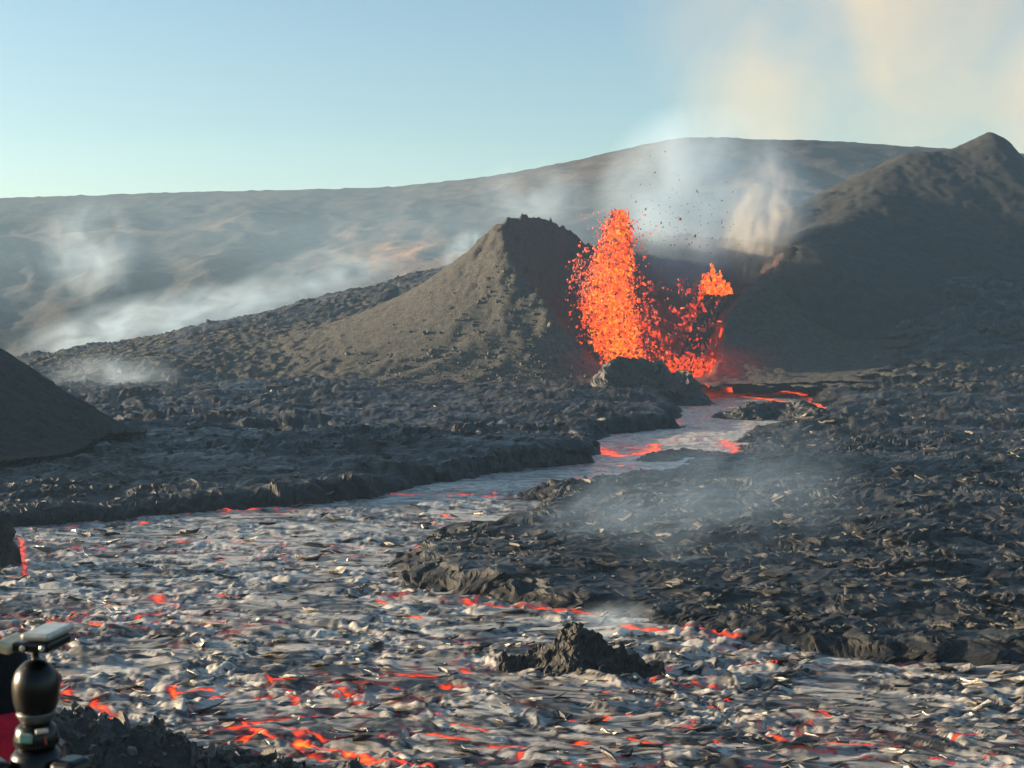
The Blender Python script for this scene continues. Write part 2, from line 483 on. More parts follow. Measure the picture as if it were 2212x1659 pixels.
def river_h(x, y, sd=None):
    if sd is None:
        sd, _ = river_sd(x, y)
    wx = fbm(x * 0.13, y * 0.13, 111, 3); wy = fbm(x * 0.13, y * 0.13, 115, 3)
    xs = x + 1.5 * wx; ys = y + 0.8 * wy
    near = 1 - sstep(62, 120, y)
    th = -0.22
    ca, sa = math.cos(th), math.sin(th)
    a = xs * ca + ys * sa; b = -xs * sa + ys * ca
    h1, e1, t1 = slab(a / 4.0, b / 2.0, 121, 0.16)
    h2, e2, t2 = slab(a / 1.4 + 3.7 * t1, b / 0.8 + 2.3 * t1, 133, 0.3)
    h2 = h2 * sstep(0.0, 0.14, e1)
    t3 = _h(np.floor(a / 0.35), np.floor(b / 0.2), 4)
    seam = np.exp(-(e1 / 0.16) ** 2)
    rough = np.clip(0.30 + 0.75 * sstep(-0.25, 0.45, fbm(a * 0.09, b * 0.16, 171, 3) + 0.05) + 0.5 * seam, 0, 1.4)
    calmfar = 0.45 + 0.55 * near
    z = h1 * 0.11 + rough * (billow(a * 0.42, b * 0.8, 151) * 0.12 + billow(a * 1.05 + 1.2 * wx, b * 2.0, 153, 0.08) * 0.085 + billow(0.9 * a * 2.4 + 0.44 * b * 4.0, -0.44 * a * 2.4 + 0.9 * b * 4.0, 157, 0.22) * 0.042 + h2 * 0.11) + perlin(0.8 * a * 3.0 + 0.6 * b * 4.2, -0.6 * a * 3.0 + 0.8 * b * 4.2, 165) * 0.016 + billow(a * 0.28 + 0.8 * wx, b * 3.4, 159, 0.3) * 0.034 * np.clip(1.25 - rough, 0.1, 1)
    z = z * calmfar + fbm(x * 0.07, y * 0.07, 175, 2) * 0.13 + 0.03 * seam * near
    z = z - 0.05 * np.exp(-(e1 / 0.075) ** 2) * near
    # open cracks
    patch = sstep(0.12, 0.65, fbm(x * 0.075, y * 0.11, 181, 3) + 0.10 * near)
    crack = np.exp(-(e1 / 0.045) ** 2) * 0.9 + np.exp(-(e2 / 0.05) ** 2) * 0.35
    heat = crack * patch * 0.62 * sstep(-0.3, 0.2, perlin(x * 0.9, y * 1.4, 187))
    dark = sstep(0.1, 0.6, perlin(a * 0.5, b * 1.3, 191) + 0.25)
    for (u0, v0, u1, v1, w, s) in STREAKS:
        w = w * (0.52 if v0 > 1100 else 0.9)
        p, q = on(u0, v0), on(u1, v1)
        ex, ey = q.x - p.x, q.y - p.y
        L2 = ex * ex + ey * ey + 1e-9
        bx0 = min(p.x, q.x) - 5 * w - 2; bx1 = max(p.x, q.x) + 5 * w + 2
        by0 = min(p.y, q.y) - 5 * w - 2; by1 = max(p.y, q.y) + 5 * w + 2
        m = (x > bx0) & (x < bx1) & (y > by0) & (y < by1)
        if not m.any(): continue
        X = x[m] + 1.3 * w * perlin(x[m] * 0.8 / (w + .3), y[m] * 0.8 / (w + .3), 201); Y = y[m] + 1.3 * w * perlin(x[m] * 0.8 / (w + .3), y[m] * 0.8 / (w + .3), 207)
        t = np.clip(((X - p.x) * ex + (Y - p.y) * ey) / L2, 0, 1)
        d = np.hypot(X - p.x - t * ex, (Y - p.y - t * ey))
        g = np.exp(-(d / w) ** 2) * s * 0.8 * (0.7 + 0.6 * sstep(-0.5, 0.4, perlin(X * 1.7, Y * 2.6, 211)))
        heat[m] = np.maximum(heat[m], g)
    tone = 0.45 * t1 + 0.4 * t2 + 0.15 * t3
    streak = sstep(-0.35, 0.45, perlin(a * 0.5, b * 1.6, 193) + 0.6 * perlin(a * 1.5, b * 4.2, 195))
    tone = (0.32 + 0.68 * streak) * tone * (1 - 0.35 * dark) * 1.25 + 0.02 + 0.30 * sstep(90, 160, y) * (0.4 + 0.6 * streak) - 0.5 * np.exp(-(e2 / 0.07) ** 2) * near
    z = z - 0.06 * np.clip(heat, 0, 1)
    river_h.hot = np.clip(sstep(0.0, 0.6, fbm(x * 0.06, y * 0.09, 183, 3) + 0.25 * (1 - sstep(42, 60, y))) * (0.25 + 0.75 * near) + 0.8 * sstep(105, 150, y) * sstep(0.0, 0.5, fbm(x * 0.08, y * 0.08, 185, 2) + 0.15), 0, 1)
    return z, tone, np.clip(heat, 0, 1)

# ------------------------------------------------------------------ log-polar sheets
def rows(d0, d1, px, cap):
    r = [d0]
    while r[-1] < d1:
        D = r[-1]
        r.append(D + min(cap, max(0.06, D * D / (12 * 1486) * px)))
    return np.array(r)

def polar(d0, d1, px, cap, half, colpx):
    D = rows(d0, d1, px, cap)
    t = np.linspace(-math.tan(R(half)), math.tan(R(half)), int(2 * math.tan(R(half)) * 1486 / colpx))
    Y = np.repeat(D[:, None], len(t), 1)
    X = Y * t[None, :]
    return X, Y

# valley floor under everything (structure)
gx, gy = np.meshgrid(np.linspace(-800, 800, 81), np.linspace(-60, 840, 46))
gz = -9.0 + 1.5 * fbm(gx * 0.01, gy * 0.01, 301, 3)
o = link('ground', grid_mesh('ground', gx, gy, gz), M['scoria'])
tag(o, 'dark valley floor under the lava', 'ground', kind='structure')

X, Y = polar(33, 400, 0.95, 0.85, 23.5, 1.75)
sd, H = river_sd(X, Y)
Z, tone = field_h(X, Y, (sd, H))
keep = (sd > -2.5) & (Y > 45)
J1 = perlin(Y * 0.8, Z * 1.5, 91) * 0.45 + perlin(Y * 2.1, Z * 4.0, 92) * 0.16
J2 = perlin(X * 0.8, Z * 1.5, 93) * 0.45 + perlin(X * 2.1, Z * 4.0, 94) * 0.16
X = X + J1; Y = Y + J2
lava_field = link('lava_field', grid_mesh('lava_field', X, Y, Z, keep, {'tone': tone, 'glow': np.zeros_like(tone)}, smooth=False), M['field'])
fm = lava_field.data
pc = np.zeros(len(fm.polygons) * 3, np.float32); fm.polygons.foreach_get('center', pc)
fm.polygons.foreach_set('use_smooth', pc.reshape(-1, 3)[:, 1] > 150)
tag(lava_field, 'dark crusted lava field with broken slabs on both sides of the river', 'lava field', kind='structure')

X, Y = polar(33, 330, 0.85, 1.0, 23.5, 1.55)
sd, H = river_sd(X, Y)
Z, tone, heat = river_h(X, Y, sd)
Z = Z + 3.0 * sstep(262, 290, Y)
keep = (sd < 2.0)
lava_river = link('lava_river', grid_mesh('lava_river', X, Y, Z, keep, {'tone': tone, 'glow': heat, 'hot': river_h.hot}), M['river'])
tag(lava_river, 'silvery crusted lava river with glowing red cracks winding from the vent', 'lava river', kind='structure')

# ------------------------------------------------------------------ hills
RIDGE = [(-1400, 470), (-600, 445), (0, 428), (250, 420), (430, 414), (640, 410), (850, 404), (1000, 388), (1100, 374), (1250, 345), (1400, 310), (1480, 297), (1560, 296),
         (1640, 302), (1750, 302), (1850, 308), (1990, 318), (2150, 326), (2212, 332), (2500, 345), (3600, 400)]
HY = 700.0
rx = [at(u, v, HY).x for u, v in RIDGE]; rz = [at(u, v, HY).z for u, v in RIDGE]
hy = np.concatenate([np.linspace(385, 700, 190), np.linspace(704, 830, 30)])
hx = np.linspace(-520, 520, 420)
X, Y = np.meshgrid(hx, hy)
X = X * (0.62 + 0.38 * Y / 700)
rr = np.interp(X * HY / np.maximum(Y, 1), rx, rz)
t = np.clip((Y - 395) / (HY - 395), 0, 1)
wob = fbm(X * 0.006, Y * 0.006, 401, 3)
prof = np.interp(np.clip(t + 0.035 * wob * (t * (1 - t) * 4), 0, 1), [0, .12, .3, .62, .68, .8, .95, 1], [0, .08, .30, .68, .71, .83, .965, 1])
Z = -8 + (rr + 8) * prof
g = ridged(X * 0.011 + Y * 0.007 + 0.4 * wob, Y * 0.004 - X * 0.002, 411, 3) - 1.1
sh = t * (1 - t) * 4
Z = Z + sh * (4.5 * g + 2.5 * fbm(X * 0.012, Y * 0.012, 421, 4) + 0.7 * (ridged(X * 0.03 + 0.3 * wob, Y * 0.022, 441, 3) - 1.1)) + (0.35 + sh) * 0.8 * fbm(X * 0.08, Y * 0.08, 431, 3) + 0.5 * np.maximum(fbm(X * 0.25, Y * 0.25, 435, 3), -0.1)
Z = Z - 0.25 * np.clip(Y - 705, 0, 200)
m, nt, out = new_mat('hillside')
p = N(nt, 'ShaderNodeBsdfPrincipled')
n1 = noise_node(nt, 0.016, 8, 0.62, (1, 1, 2.5), dist=0.8)
n2 = noise_node(nt, 0.12, 6, 0.7, (1, 1, 2))
f1 = mathn(nt, 'ADD', mathn(nt, 'MULTIPLY', n1, 0.7), mathn(nt, 'MULTIPLY', n2, 0.35))
base = ramp(nt, f1, [(0.36, (0.016, 0.017, 0.019)), (0.50, (0.034, 0.034, 0.034)), (0.60, (0.058, 0.051, 0.045)), (0.75, (0.03, 0.03, 0.03))])
at_ = N(nt, 'ShaderNodeAttribute', attribute_name='sunlit_soil')
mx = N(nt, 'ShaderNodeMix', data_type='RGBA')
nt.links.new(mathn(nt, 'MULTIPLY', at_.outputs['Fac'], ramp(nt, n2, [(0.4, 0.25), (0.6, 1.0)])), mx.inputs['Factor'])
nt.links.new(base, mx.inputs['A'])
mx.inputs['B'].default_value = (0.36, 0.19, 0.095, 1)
nt.links.new(mx.outputs['Result'], p.inputs['Base Color'])
p.inputs['Roughness'].default_value = 0.95
p.inputs['Specular IOR Level'].default_value = 0.1
b = N(nt, 'ShaderNodeBump'); b.inputs['Strength'].default_value = 0.6; b.inputs['Distance'].default_value = 2.0
nt.links.new(n2, b.inputs['Height']); nt.links.new(b.outputs[0], p.inputs['Normal'])
nt.links.new(p.outputs[0], out.inputs[0])
M['hill'] = m
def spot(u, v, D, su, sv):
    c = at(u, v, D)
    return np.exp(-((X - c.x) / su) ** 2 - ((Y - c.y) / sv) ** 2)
sunlit_soil = 0.6 * (spot(880, 545, 545, 16, 22) * 0.9 + spot(960, 555, 535, 14, 18) + spot(760, 535, 550, 22, 20) * 0.45 + 0.30 * spot(600, 490, 600, 110, 16) + 0.3 * spot(1250, 370, 670, 70, 25))  # brown soil patches, with their sunlit look painted into the hill colour
hills = link('hills', grid_mesh('hills', X, Y, Z, None, {'sunlit_soil': np.clip(sunlit_soil, 0, 1)}), M['hill'])
tag(hills, 'hazy brown and grey hillside rising behind the volcano', 'hills', kind='structure')

# ------------------------------------------------------------------ near slope under the photographer
X, Y = np.meshgrid(np.concatenate([np.linspace(-32, -15, 40), np.linspace(-14.9, 1, 270), np.linspace(1.3, 32, 70)]), np.concatenate([np.linspace(-14, 28, 110), np.linspace(28.2, 44, 230)]))
Z = 10.38 - 0.302 * Y
Z = np.where(Y < 0, 10.38 - 0.05 * Y, Z)
lip = np.interp(X, [-32, -14, -11, -9, -7, -5.5, -4, -2.5, -1, 3], [3.2, 2.6, 2.6, 2.05, 1.2, 0.6, 0.3, -0.1, -0.8, -1.2])
c0 = np.exp(-((Y - 36.5 - 0.25 * (X + 8)) / 2.4) ** 2)
amp = sstep(8, 26, Y)
w1, e1, _ = slab(X / 1.3, Y / 1.0, 501, 0.3); w2, e2, _ = slab(X / 0.5, Y / 0.4, 505, 0.3)
Z = np.maximum(Z - 0.9 * amp * sstep(-1, 3, X), -0.8)
Z = smax(Z, lip * c0 - 0.9 * (1 - c0), 0.12) + amp * sstep(3.0, -2, X) * (0.42 * w1 + 0.24 * w2 + 0.25 * fbm(X * 0.6, Y * 0.6, 511, 4))
Z = Z + (1 - amp) * 0.05 * fbm(X * 2, Y * 2, 515, 3)
near_slope = link('near_slope', grid_mesh('near_slope', X, Y, Z, Z > -0.75, None, smooth=False), M['shore'])
NSX, NSY, NSZ = X[0].copy(), Y[:, 0].copy(), Z.copy()
tag(near_slope, 'dark rocky slope at the near shore of the lava river', 'slope', kind='structure')

# ------------------------------------------------------------------ spatter cone (breached crater)
CXC, CYC = 28.0, 277.0
RIM = [(1300, 782, 250), (1250, 735, 253), (1200, 685, 256), (1140, 605, 262), (1098, 540, 268), (1075, 482, 276), (1100, 462, 280), (1125, 465, 283), (1165, 457, 286), (1215, 485, 292), (1270, 532, 298), (1330, 505, 302),
       (1400, 492, 305), (1550, 505, 303), (1640, 520, 299), (1690, 538, 294), (1705, 552, 285), (1650, 590, 275), (1588, 632, 266), (1562, 690, 259), (1562, 760, 252)]
rt = []
for u, v, D in RIM:
    q = at(u, v, D)
    rt.append((math.atan2(q.y - CYC, q.x - CXC), math.hypot(q.x - CXC, q.y - CYC), q.z))
rt += [(R(-84), 33, 2.2), (R(-95), 33, 2.0), (R(-106), 32, 2.6)]
rt.sort()
ra = np.array(rt)
ra3 = np.concatenate([ra - [2 * math.pi, 0, 0], ra, ra + [2 * math.pi, 0, 0]])

def cone_h(X, Y, detail=True):
    dx, dy = X - CXC, Y - CYC
    th = np.arctan2(dy, dx); r = np.hypot(dx, dy)
    tw = th + 0.05 * fbm(X * 0.11, Y * 0.11, 601, 3) * np.exp(-(np.clip(r - 27, 0, None) / 9) ** 2)
    Rr = np.zeros_like(X); Zr = np.zeros_like(X)
    for k in (-0.06, 0, 0.06):
        Rr += np.interp(tw + k, ra3[:, 0], ra3[:, 1]) / 3
        Zr += np.interp(tw + k, ra3[:, 0], ra3[:, 2]) / 3
    Rr = Rr + 1.1 * fbm(X * 0.16, Y * 0.16, 605, 3) * sstep(8, 16, Zr) * np.exp(-((r - Rr) / 7) ** 2)
    d = r - Rr
    left = sstep(-0.1, -0.8, np.cos(th))
    s0 = 0.78 + 0.12 * left
    outer = Zr - s0 * 22 * (1 - np.exp(-np.clip(d, 0, None) / 22)) - 0.145 * np.clip(d, 0, None)
    dn = np.clip(d, None, 0)
    inner = Zr + 0.95 * np.maximum(dn, -5) + 2.3 * np.minimum(dn + 5, 0)
    out2 = np.where(d > 0, outer, Zr - 0.9 * d)
    in2 = np.where(d > 0, Zr + 0.95 * d, inner)
    hc = -smax(-out2, -in2, 0.9)
    g = plain_base(X, Y) + 1.2
    floor = 2.6 + 0.10 * np.clip(Y - 255, 0, 60)
    h = np.where(d > 0, smax(hc, g, 1.8), np.maximum(hc, floor))
    up = sstep(10, 30, Zr) * np.exp(-(np.clip(d, 0, None) / 9) ** 2)
    if detail:
        rib = np.sin(th * 46 + 2.2 * fbm(X * 0.09, Y * 0.09, 611, 2)) * sstep(3, 12, d) * (1 - sstep(26, 42, d)) * 0.30 * sstep(0.1, 0.5, fbm(X * 0.05, Y * 0.05, 617, 2) + 0.3)
        w1, e1, _ = worley(X / 3.2, Y / 3.2, 621); w2, e2, _ = worley(X / 1.3, Y / 1.3, 625)
        h = h + rib + 0.13 * fbm(X * 0.12, Y * 0.12, 631, 4) + 0.10 * fbm(X * 0.9, Y * 0.9, 635, 2) + 0.07 * w2 + 0.12 * np.maximum(w2, 0) * sstep(0.0, 0.5, fbm(X * 0.07, Y * 0.07, 637, 2)) + up * (0.5 * w1 + 0.32 * w2 + 0.5 * fbm(X * 0.25, Y * 0.25, 641, 3))
        inn = sstep(0.5, -1.5, d)
        h = h + inn * (0.9 * w1 + 0.55 * w2)
        foot = sstep(22, 40, d) * 0.35
        h = h + foot * w2
    return h, d, Zr, g, r

X, Y = np.meshgrid(np.arange(-92, 112, 0.46), np.arange(228, 345, 0.46))
Z, d, Zr, g, r = cone_h(X, Y)
inn = sstep(0.3, -1.0, d)
low = 1 - sstep(9, 20, Z)
side = sstep(17, 24, X) * (1 - sstep(40, 46, X))
st = ridged(X * 0.16 + 0.05 * Z, Z * 0.09 + Y * 0.05, 651, 3) - 1.18
heat = inn * side * np.clip(low * 0.05 + sstep(0.22, 0.5, st) * (0.35 + 0.5 * low) * (1 - sstep(18, 24, Z)), 0, 1)
vent = np.exp(-(((X - 26) / 9) ** 2 + ((Y - 258) / 12) ** 2)) * (1 - sstep(5, 9, Z))
heat = np.clip(np.maximum(heat * 0.8, vent * (0.55 + 0.6 * sstep(-0.3, 0.4, fbm(X * 0.5, Y * 0.5, 661, 3)))), 0, 1)
keep = (Z > plain_base(X, Y) + 1.5) | (d < 0)
cone = empty('spatter_cone', (CXC, CYC, 0))
tag(cone, 'grey breached spatter cone with lit left flank around the lava fountain', 'volcano cone')
body = link('cone_body', grid_mesh('cone_body', X - CXC, Y - CYC, Z, keep, {'glow': heat, 'oxide': np.clip(inn * 0.9 + 0.35 * sstep(24, 33, Z) * sstep(0.0, 0.5, fbm(X * 0.15, Y * 0.15, 667, 3)), 0, 1)}), M['cinder'], cone)

# ------------------------------------------------------------------ ridge-shaped things
def ridge_field(X, Y, line, slope, soft=0.0):
    h = np.full(X.shape, -99.0)
    for (ax, ay, az), (bx, by, bz) in zip(line[:-1], line[1:]):
        ex, ey = bx - ax, by - ay
        L2 = ex * ex + ey * ey + 1e-9
        t = np.clip(((X - ax) * ex + (Y - ay) * ey) / L2, 0, 1)
        d = np.sqrt((X - ax - t * ex) ** 2 + (Y - ay - t * ey) ** 2 + soft * soft) - soft
        h = np.maximum(h, az + (bz - az) * t - slope * d)
    return h

# big cinder cone on the right
line = [tuple(at(u, v, D)) for u, v, D in [(2140, 300, 352), (2085, 322, 351), (1990, 337, 348), (1900, 368, 342), (1800, 418, 334), (1720, 448, 325), (1650, 475, 318)]]
X, Y = np.meshgrid(np.arange(38, 200, 0.6), np.arange(252, 420, 0.75))
Z = smax(ridge_field(X, Y, line[1:], 0.60, 5.0), ridge_field(X, Y, [tuple(at(u, v, D)) for u, v, D in [(1960, 350, 346), (1880, 420, 326), (1800, 485, 306), (1735, 535, 290)]], 0.66, 6.0), 2.0)
pk = line[0]
dpk = np.hypot(X - pk[0], Y - pk[1])
right = sstep(0, 12, X - pk[0])
Z = smax(Z, pk[2] + 1.0 - np.sqrt(dpk ** 2 + 9) * (0.78 + 0.42 * right * (1 - sstep(10, 40, dpk))) + 2.2, 1.2)
Z = smax(Z, cone_h(X, Y, False)[0] - 2.5, 1.5)
wx = fbm(X * 0.03, Y * 0.03, 701, 3)
Z = Z + 0.6 * wx + 0.18 * fbm(X * 0.12, Y * 0.12, 705, 4) + 0.22 * worley(X / 1.8, Y / 1.8, 709)[0]
gb = plain_base(X, Y)
Z = Z - 7 * (1 - sstep(256, 280, Y))
keep = (Z > gb - 0.8) & (cone_h(X, Y, False)[1] > 2.0)
big = empty('cinder_cone', (pk[0], pk[1], 0))
tag(big, 'tall dark grey cinder cone with pointed summit at the right edge', 'volcano cone')
link('cone_body', grid_mesh('cone_body', X - pk[0], Y - pk[1], Z, keep), M['cinder_dark'], big)

# dark mound at the left edge
mc = Vector((-71.5, 133.0, 0))
X, Y = np.meshgrid(np.arange(mc.x - 34, mc.x + 36, 0.28), np.arange(mc.y - 30, mc.y + 40, 0.34))
dd = np.hypot(X - mc.x, Y - mc.y)
Z = 23.6 - 0.66 * np.sqrt(dd ** 2 + 16) + 2.0
Z = Z + 0.5 * fbm(X * 0.09, Y * 0.09, 721, 3) + 0.10 * fbm(X * 0.9, Y * 0.9, 725, 3) + 0.16 * worley(X / 0.9, Y / 0.9, 727)[0] + 0.35 * (ridged(np.arctan2(Y - mc.y, X - mc.x) * 9, dd * 0.05, 729, 2) - 1)
tail = smax(Z, 1.6 + 0 * Z, 0.35)
mound = link('cinder_mound', grid_mesh('cinder_mound', X - mc.x, Y - mc.y, tail, Z > 0.6), M['mound'])
mound.location = (mc.x, mc.y, 0)
tag(mound, 'smooth black cinder mound in shadow at the left edge', 'mound')

# ------------------------------------------------------------------ outcrops and rocks in and beside the river
def outcrop(name, line, slope, res, pad, label, cat, seed, rough=0.3, bottom=-0.6, tops=None, kscale=1.0, mat='rock'):
    L = np.array(line)
    x0, x1 = L[:, 0].min() - pad, L[:, 0].max() + pad
    y0, y1 = L[:, 1].min() - pad, L[:, 1].max() + pad
    X, Y = np.meshgrid(np.arange(x0, x1, res), np.arange(y0, y1, res))
    k = kscale
    Xw = X + 0.42 * k * fbm(X * 0.5 / k, Y * 0.5 / k, seed, 3); Yw = Y + 0.42 * k * fbm(X * 0.5 / k, Y * 0.5 / k, seed + 4, 3)
    Z = ridge_field(Xw, Yw, line, slope)
    if tops is not None:
        Z = np.minimum(Z, tops + 0.25 * rough * fbm(X * 0.4 / k, Y * 0.4 / k, seed + 13, 3))
    w1, e1, _ = worley(X / (0.9 * k), Y / (0.7 * k), seed + 7); w2, e2, _ = worley(X / (0.33 * k), Y / (0.26 * k), seed + 9)
    Z = Z + rough * k * (0.55 * w1 + 0.30 * w2 + 0.5 * fbm(X * 0.8 / k, Y * 0.8 / k, seed + 11, 3)) * sstep(-0.8, 0.6, Z)
    c = L.mean(0)
    X = X + k * (0.30 * perlin(Y * 1.2 / k, Z * 2.2 / k, seed + 21) + 0.12 * perlin(Y * 3 / k, Z * 5 / k, seed + 22))
    Y = Y + k * (0.30 * perlin(X * 1.2 / k, Z * 2.2 / k, seed + 23) + 0.12 * perlin(X * 3 / k, Z * 5 / k, seed + 24))
    me = grid_mesh(name, X - c[0], Y - c[1], np.maximum(Z, bottom), Z > bottom, None, smooth=False)
    o = link(name, me, M[mat])
    o.location = (c[0], c[1], 0)
    return tag(o, label, cat)

def pl(*a):
    return [tuple(at(u, v, D)) for u, v, D in a]

outcrop('lava_outcrop', pl((1305, 800, 224), (1330, 772, 228), (1420, 776, 228), (1450, 800, 226), (1478, 806, 224)), 1.15, 0.28, 16,
        'dark lumpy lava outcrop in front of the glowing vent', 'outcrop', 811, 0.42, -0.8, None, 2.6)
outcrop('lava_rock', pl((1085, 1418, 51.8), (1150, 1402, 51.8), (1196, 1392, 51.6), (1220, 1366, 51.5), (1230, 1348, 51.5), (1264, 1350, 51.4), (1284, 1374, 51.3), (1315, 1396, 51.2), (1365, 1408, 51), (1425, 1436, 50.6)), 1.7, 0.045, 2.0,
        'jagged black spire of rock standing in the near lava river', 'rock', 831, 0.8, -0.4, None, 0.5)
outcrop('lava_block', pl((-160, 1095, 74), (0, 1108, 74), (36, 1116, 74)), 5.0, 0.09, 3.2,
        'dark steep sided lava block at the left edge of the river', 'block', 851, 0.25, -0.5, at(0, 1112, 74).z)
outcrop('lava_islet', pl((1615, 872, 190), (1680, 866, 192), (1740, 868, 190), (1762, 884, 184)), 0.42, 0.25, 7,
        'low dark crust islet between glowing channels near the vent', 'islet', 871, 0.3, -0.4, None, 1.6)
outcrop('lava_ledge', pl((1015, 992, 119), (1060, 972, 121), (1150, 966, 124), (1262, 964, 128)), 2.2, 0.16, 3,
        'long dark lava ledge with vertical face above the river bend', 'ledge', 891, 0.22, -0.4, None, 1.2)
outcrop('lava_raft', pl((1405, 978, 131), (1480, 968, 135), (1600, 980, 132)), 0.35, 0.2, 4,
        'flat dark crust raft stranded in the river bend', 'raft', 911, 0.18, -0.3, None, 1.2)
outcrop('vent_ledge', pl((1512, 652, 266), (1545, 640, 266), (1592, 634, 266)), 2.6, 0.28, 8,
        'dark rock ledge under the small lava splash on the crater wall', 'ledge', 971, 0.4, 1.0, None, 1.8)
outcrop('shore_crag', pl((1150, 1054, 108.5), (1166, 1050, 109), (1230, 1052, 110), (1330, 1040, 112)), 1.3, 0.13, 3,
        'dark crag with a sharp left tip on the far shore of the right field', 'crag', 931, 0.5, -0.4, None, 0.8)
outcrop('shore_mound', pl((885, 1195, 79.5), (930, 1162, 81), (985, 1150, 82), (1060, 1172, 82), (1200, 1200, 80)), 0.95, 0.11, 4,
        'rugged black mound at the left tip of the right lava field', 'mound', 951, 0.55, -0.4, None, 0.75)

# ------------------------------------------------------------------ crust plates and slabs
def plate_mesh(name, seed, elong=1.8, thick=0.12, curl=0.18):
    r = np.random.RandomState(seed)
    n = 8
    ang = np.linspace(0, 2 * math.pi, n, endpoint=False) + r.uniform(-.25, .25, n)
    rad = r.uniform(0.65, 1.1, n)
    V = [(0, 0, 0.02)]
    for k, s in ((0.55, 0.55), (1.0, 1.0)):
        for a, q in zip(ang, rad):
            V.append((math.cos(a) * q * s * elong * 0.5, math.sin(a) * q * s * 0.5, (curl * s * s * r.uniform(-0.3, 1.0)) if s == 1 else r.uniform(-.03, .06)))
    for i in range(n):
        x, y, z = V[1 + n + i]
        V.append((x * 0.93, y * 0.93, z - thick * r.uniform(0.7, 1.3)))
    V.append((0, 0, -thick))
    f = []
    for i in range(n):
        j = (i + 1) % n
        f.append((0, 1 + i, 1 + j))
        for a, b in ((1, 1 + n), (1 + n, 1 + 2 * n)):
            f.append((a + i, b + i, b + j)); f.append((a + i, b + j, a + j))
        f.append((1 + 2 * n + i, 1 + 3 * n, 1 + 2 * n + j))
    V = np.array(V); f = np.array(f)
    return V, f

def plate_set(prefix, mat, count, seed0, **kw):
    res = []
    for i in range(count):
        V, f = plate_mesh(prefix, seed0 + i, **kw)
        t = 0.02 + 0.62 * ((i * 0.618) % 1) ** 1.5
        me = mesh_np(prefix, V, f, {'tone': np.full(len(V), t), 'glow': np.zeros(len(V))}, smooth=False)
        me.materials.append(mat)
        res.append((me, V, f, t))
    return res

def rotm(rz, tx, ty):
    return (Matrix.Rotation(rz, 3, 'Z') @ Matrix.Rotation(ty, 3, 'Y') @ Matrix.Rotation(tx, 3, 'X'))

def scatter(name, parent, variants, uv, hfun, size, tilt, rzspread, nbig, rs):
    P = np.array([list(on(u, v, z0)) for u, v, z0 in uv])
    z = hfun(P[:, 0][None, :], P[:, 1][None, :])[0].ravel()
    D = np.hypot(P[:, 0], P[:, 1])
    S = size(D, rs)
    order = np.argsort(-S / D)
    VV, FF, TT = [], [], []
    nv = 0
    for rank, i in enumerate(order):
        me, V, f, t = variants[rs.randint(len(variants))]
        rz = rs.normal(-0.25, rzspread)
        m = rotm(rz, rs.normal(0, tilt), rs.normal(-0.05, tilt))
        pos = Vector((P[i, 0], P[i, 1], z[i] + S[i] * 0.06))
        sc3 = (S[i] * rs.uniform(.8, 1.3), S[i] * rs.uniform(.7, 1.1), S[i] * rs.uniform(.6, 1.2))
        if rank < nbig:
            o = bpy.data.objects.new(name, me)
            col.objects.link(o)
            o.parent = parent
            o.matrix_local = Matrix.Translation(pos) @ m.to_4x4() @ Matrix.Diagonal((*sc3, 1))
        else:
            W = (V * np.array(sc3)) @ np.array(m).T + np.array(pos)
            VV.append(W); FF.append(f + nv); nv += len(W); TT.append(np.full(len(W), t))
    me = mesh_np(name + '_litter', np.concatenate(VV), np.concatenate(FF), {'tone': np.concatenate(TT), 'glow': np.zeros(nv)}, smooth=False)
    o = link(name + '_litter', me, variants[0][0].materials[0], parent)
    o['kind'] = 'stuff'
    return o

rs = np.random.RandomState(42)
def inside_uv(n, vlo, vhi, want_river, z0, margin, pw=1.0):
    outl = []
    while len(outl) < n:
        k = 4000
        u = rs.uniform(-260, 2470, k)
        v = vlo + (vhi - vlo) * rs.uniform(0, 1, k) ** pw
        P = np.array([list(on(a, b, z0)) for a, b in zip(u, v)])
        sd, _ = river_sd(P[:, 0][None, :], P[:, 1][None, :])
        sd = sd.ravel()
        ok = (sd < -margin) if want_river else (sd > margin)
        outl += [(a, b, z0) for a, b, c in zip(u, v, ok) if c]
    return outl[:n]

vr = plate_set('crust_plate', M['river'], 16, 1000, elong=2.0, thick=0.10, curl=0.22)
vf = plate_set('lava_slab', M['slab'], 16, 2000, elong=1.7, thick=0.16, curl=0.25)
scatter('crust_plate', lava_river, vr, inside_uv(1150, 1080, 1690, True, 0.0, 0.8),
        lambda x, y: river_h(x, y), lambda D, r: (0.10 + 0.0032 * D) * np.exp(np.clip(r.normal(0, 0.45, D.shape), -1, 0.8)), 0.17, 0.5, 300, rs)
scatter('lava_slab', lava_field, vf, inside_uv(1100, 880, 1440, False, 1.6, 0.7),
        lambda x, y: field_h(x, y), lambda D, r: (0.12 + 0.0036 * D) * np.exp(np.clip(r.normal(0, 0.45, D.shape), -1, 0.8)), 0.16, 0.8, 300, rs)

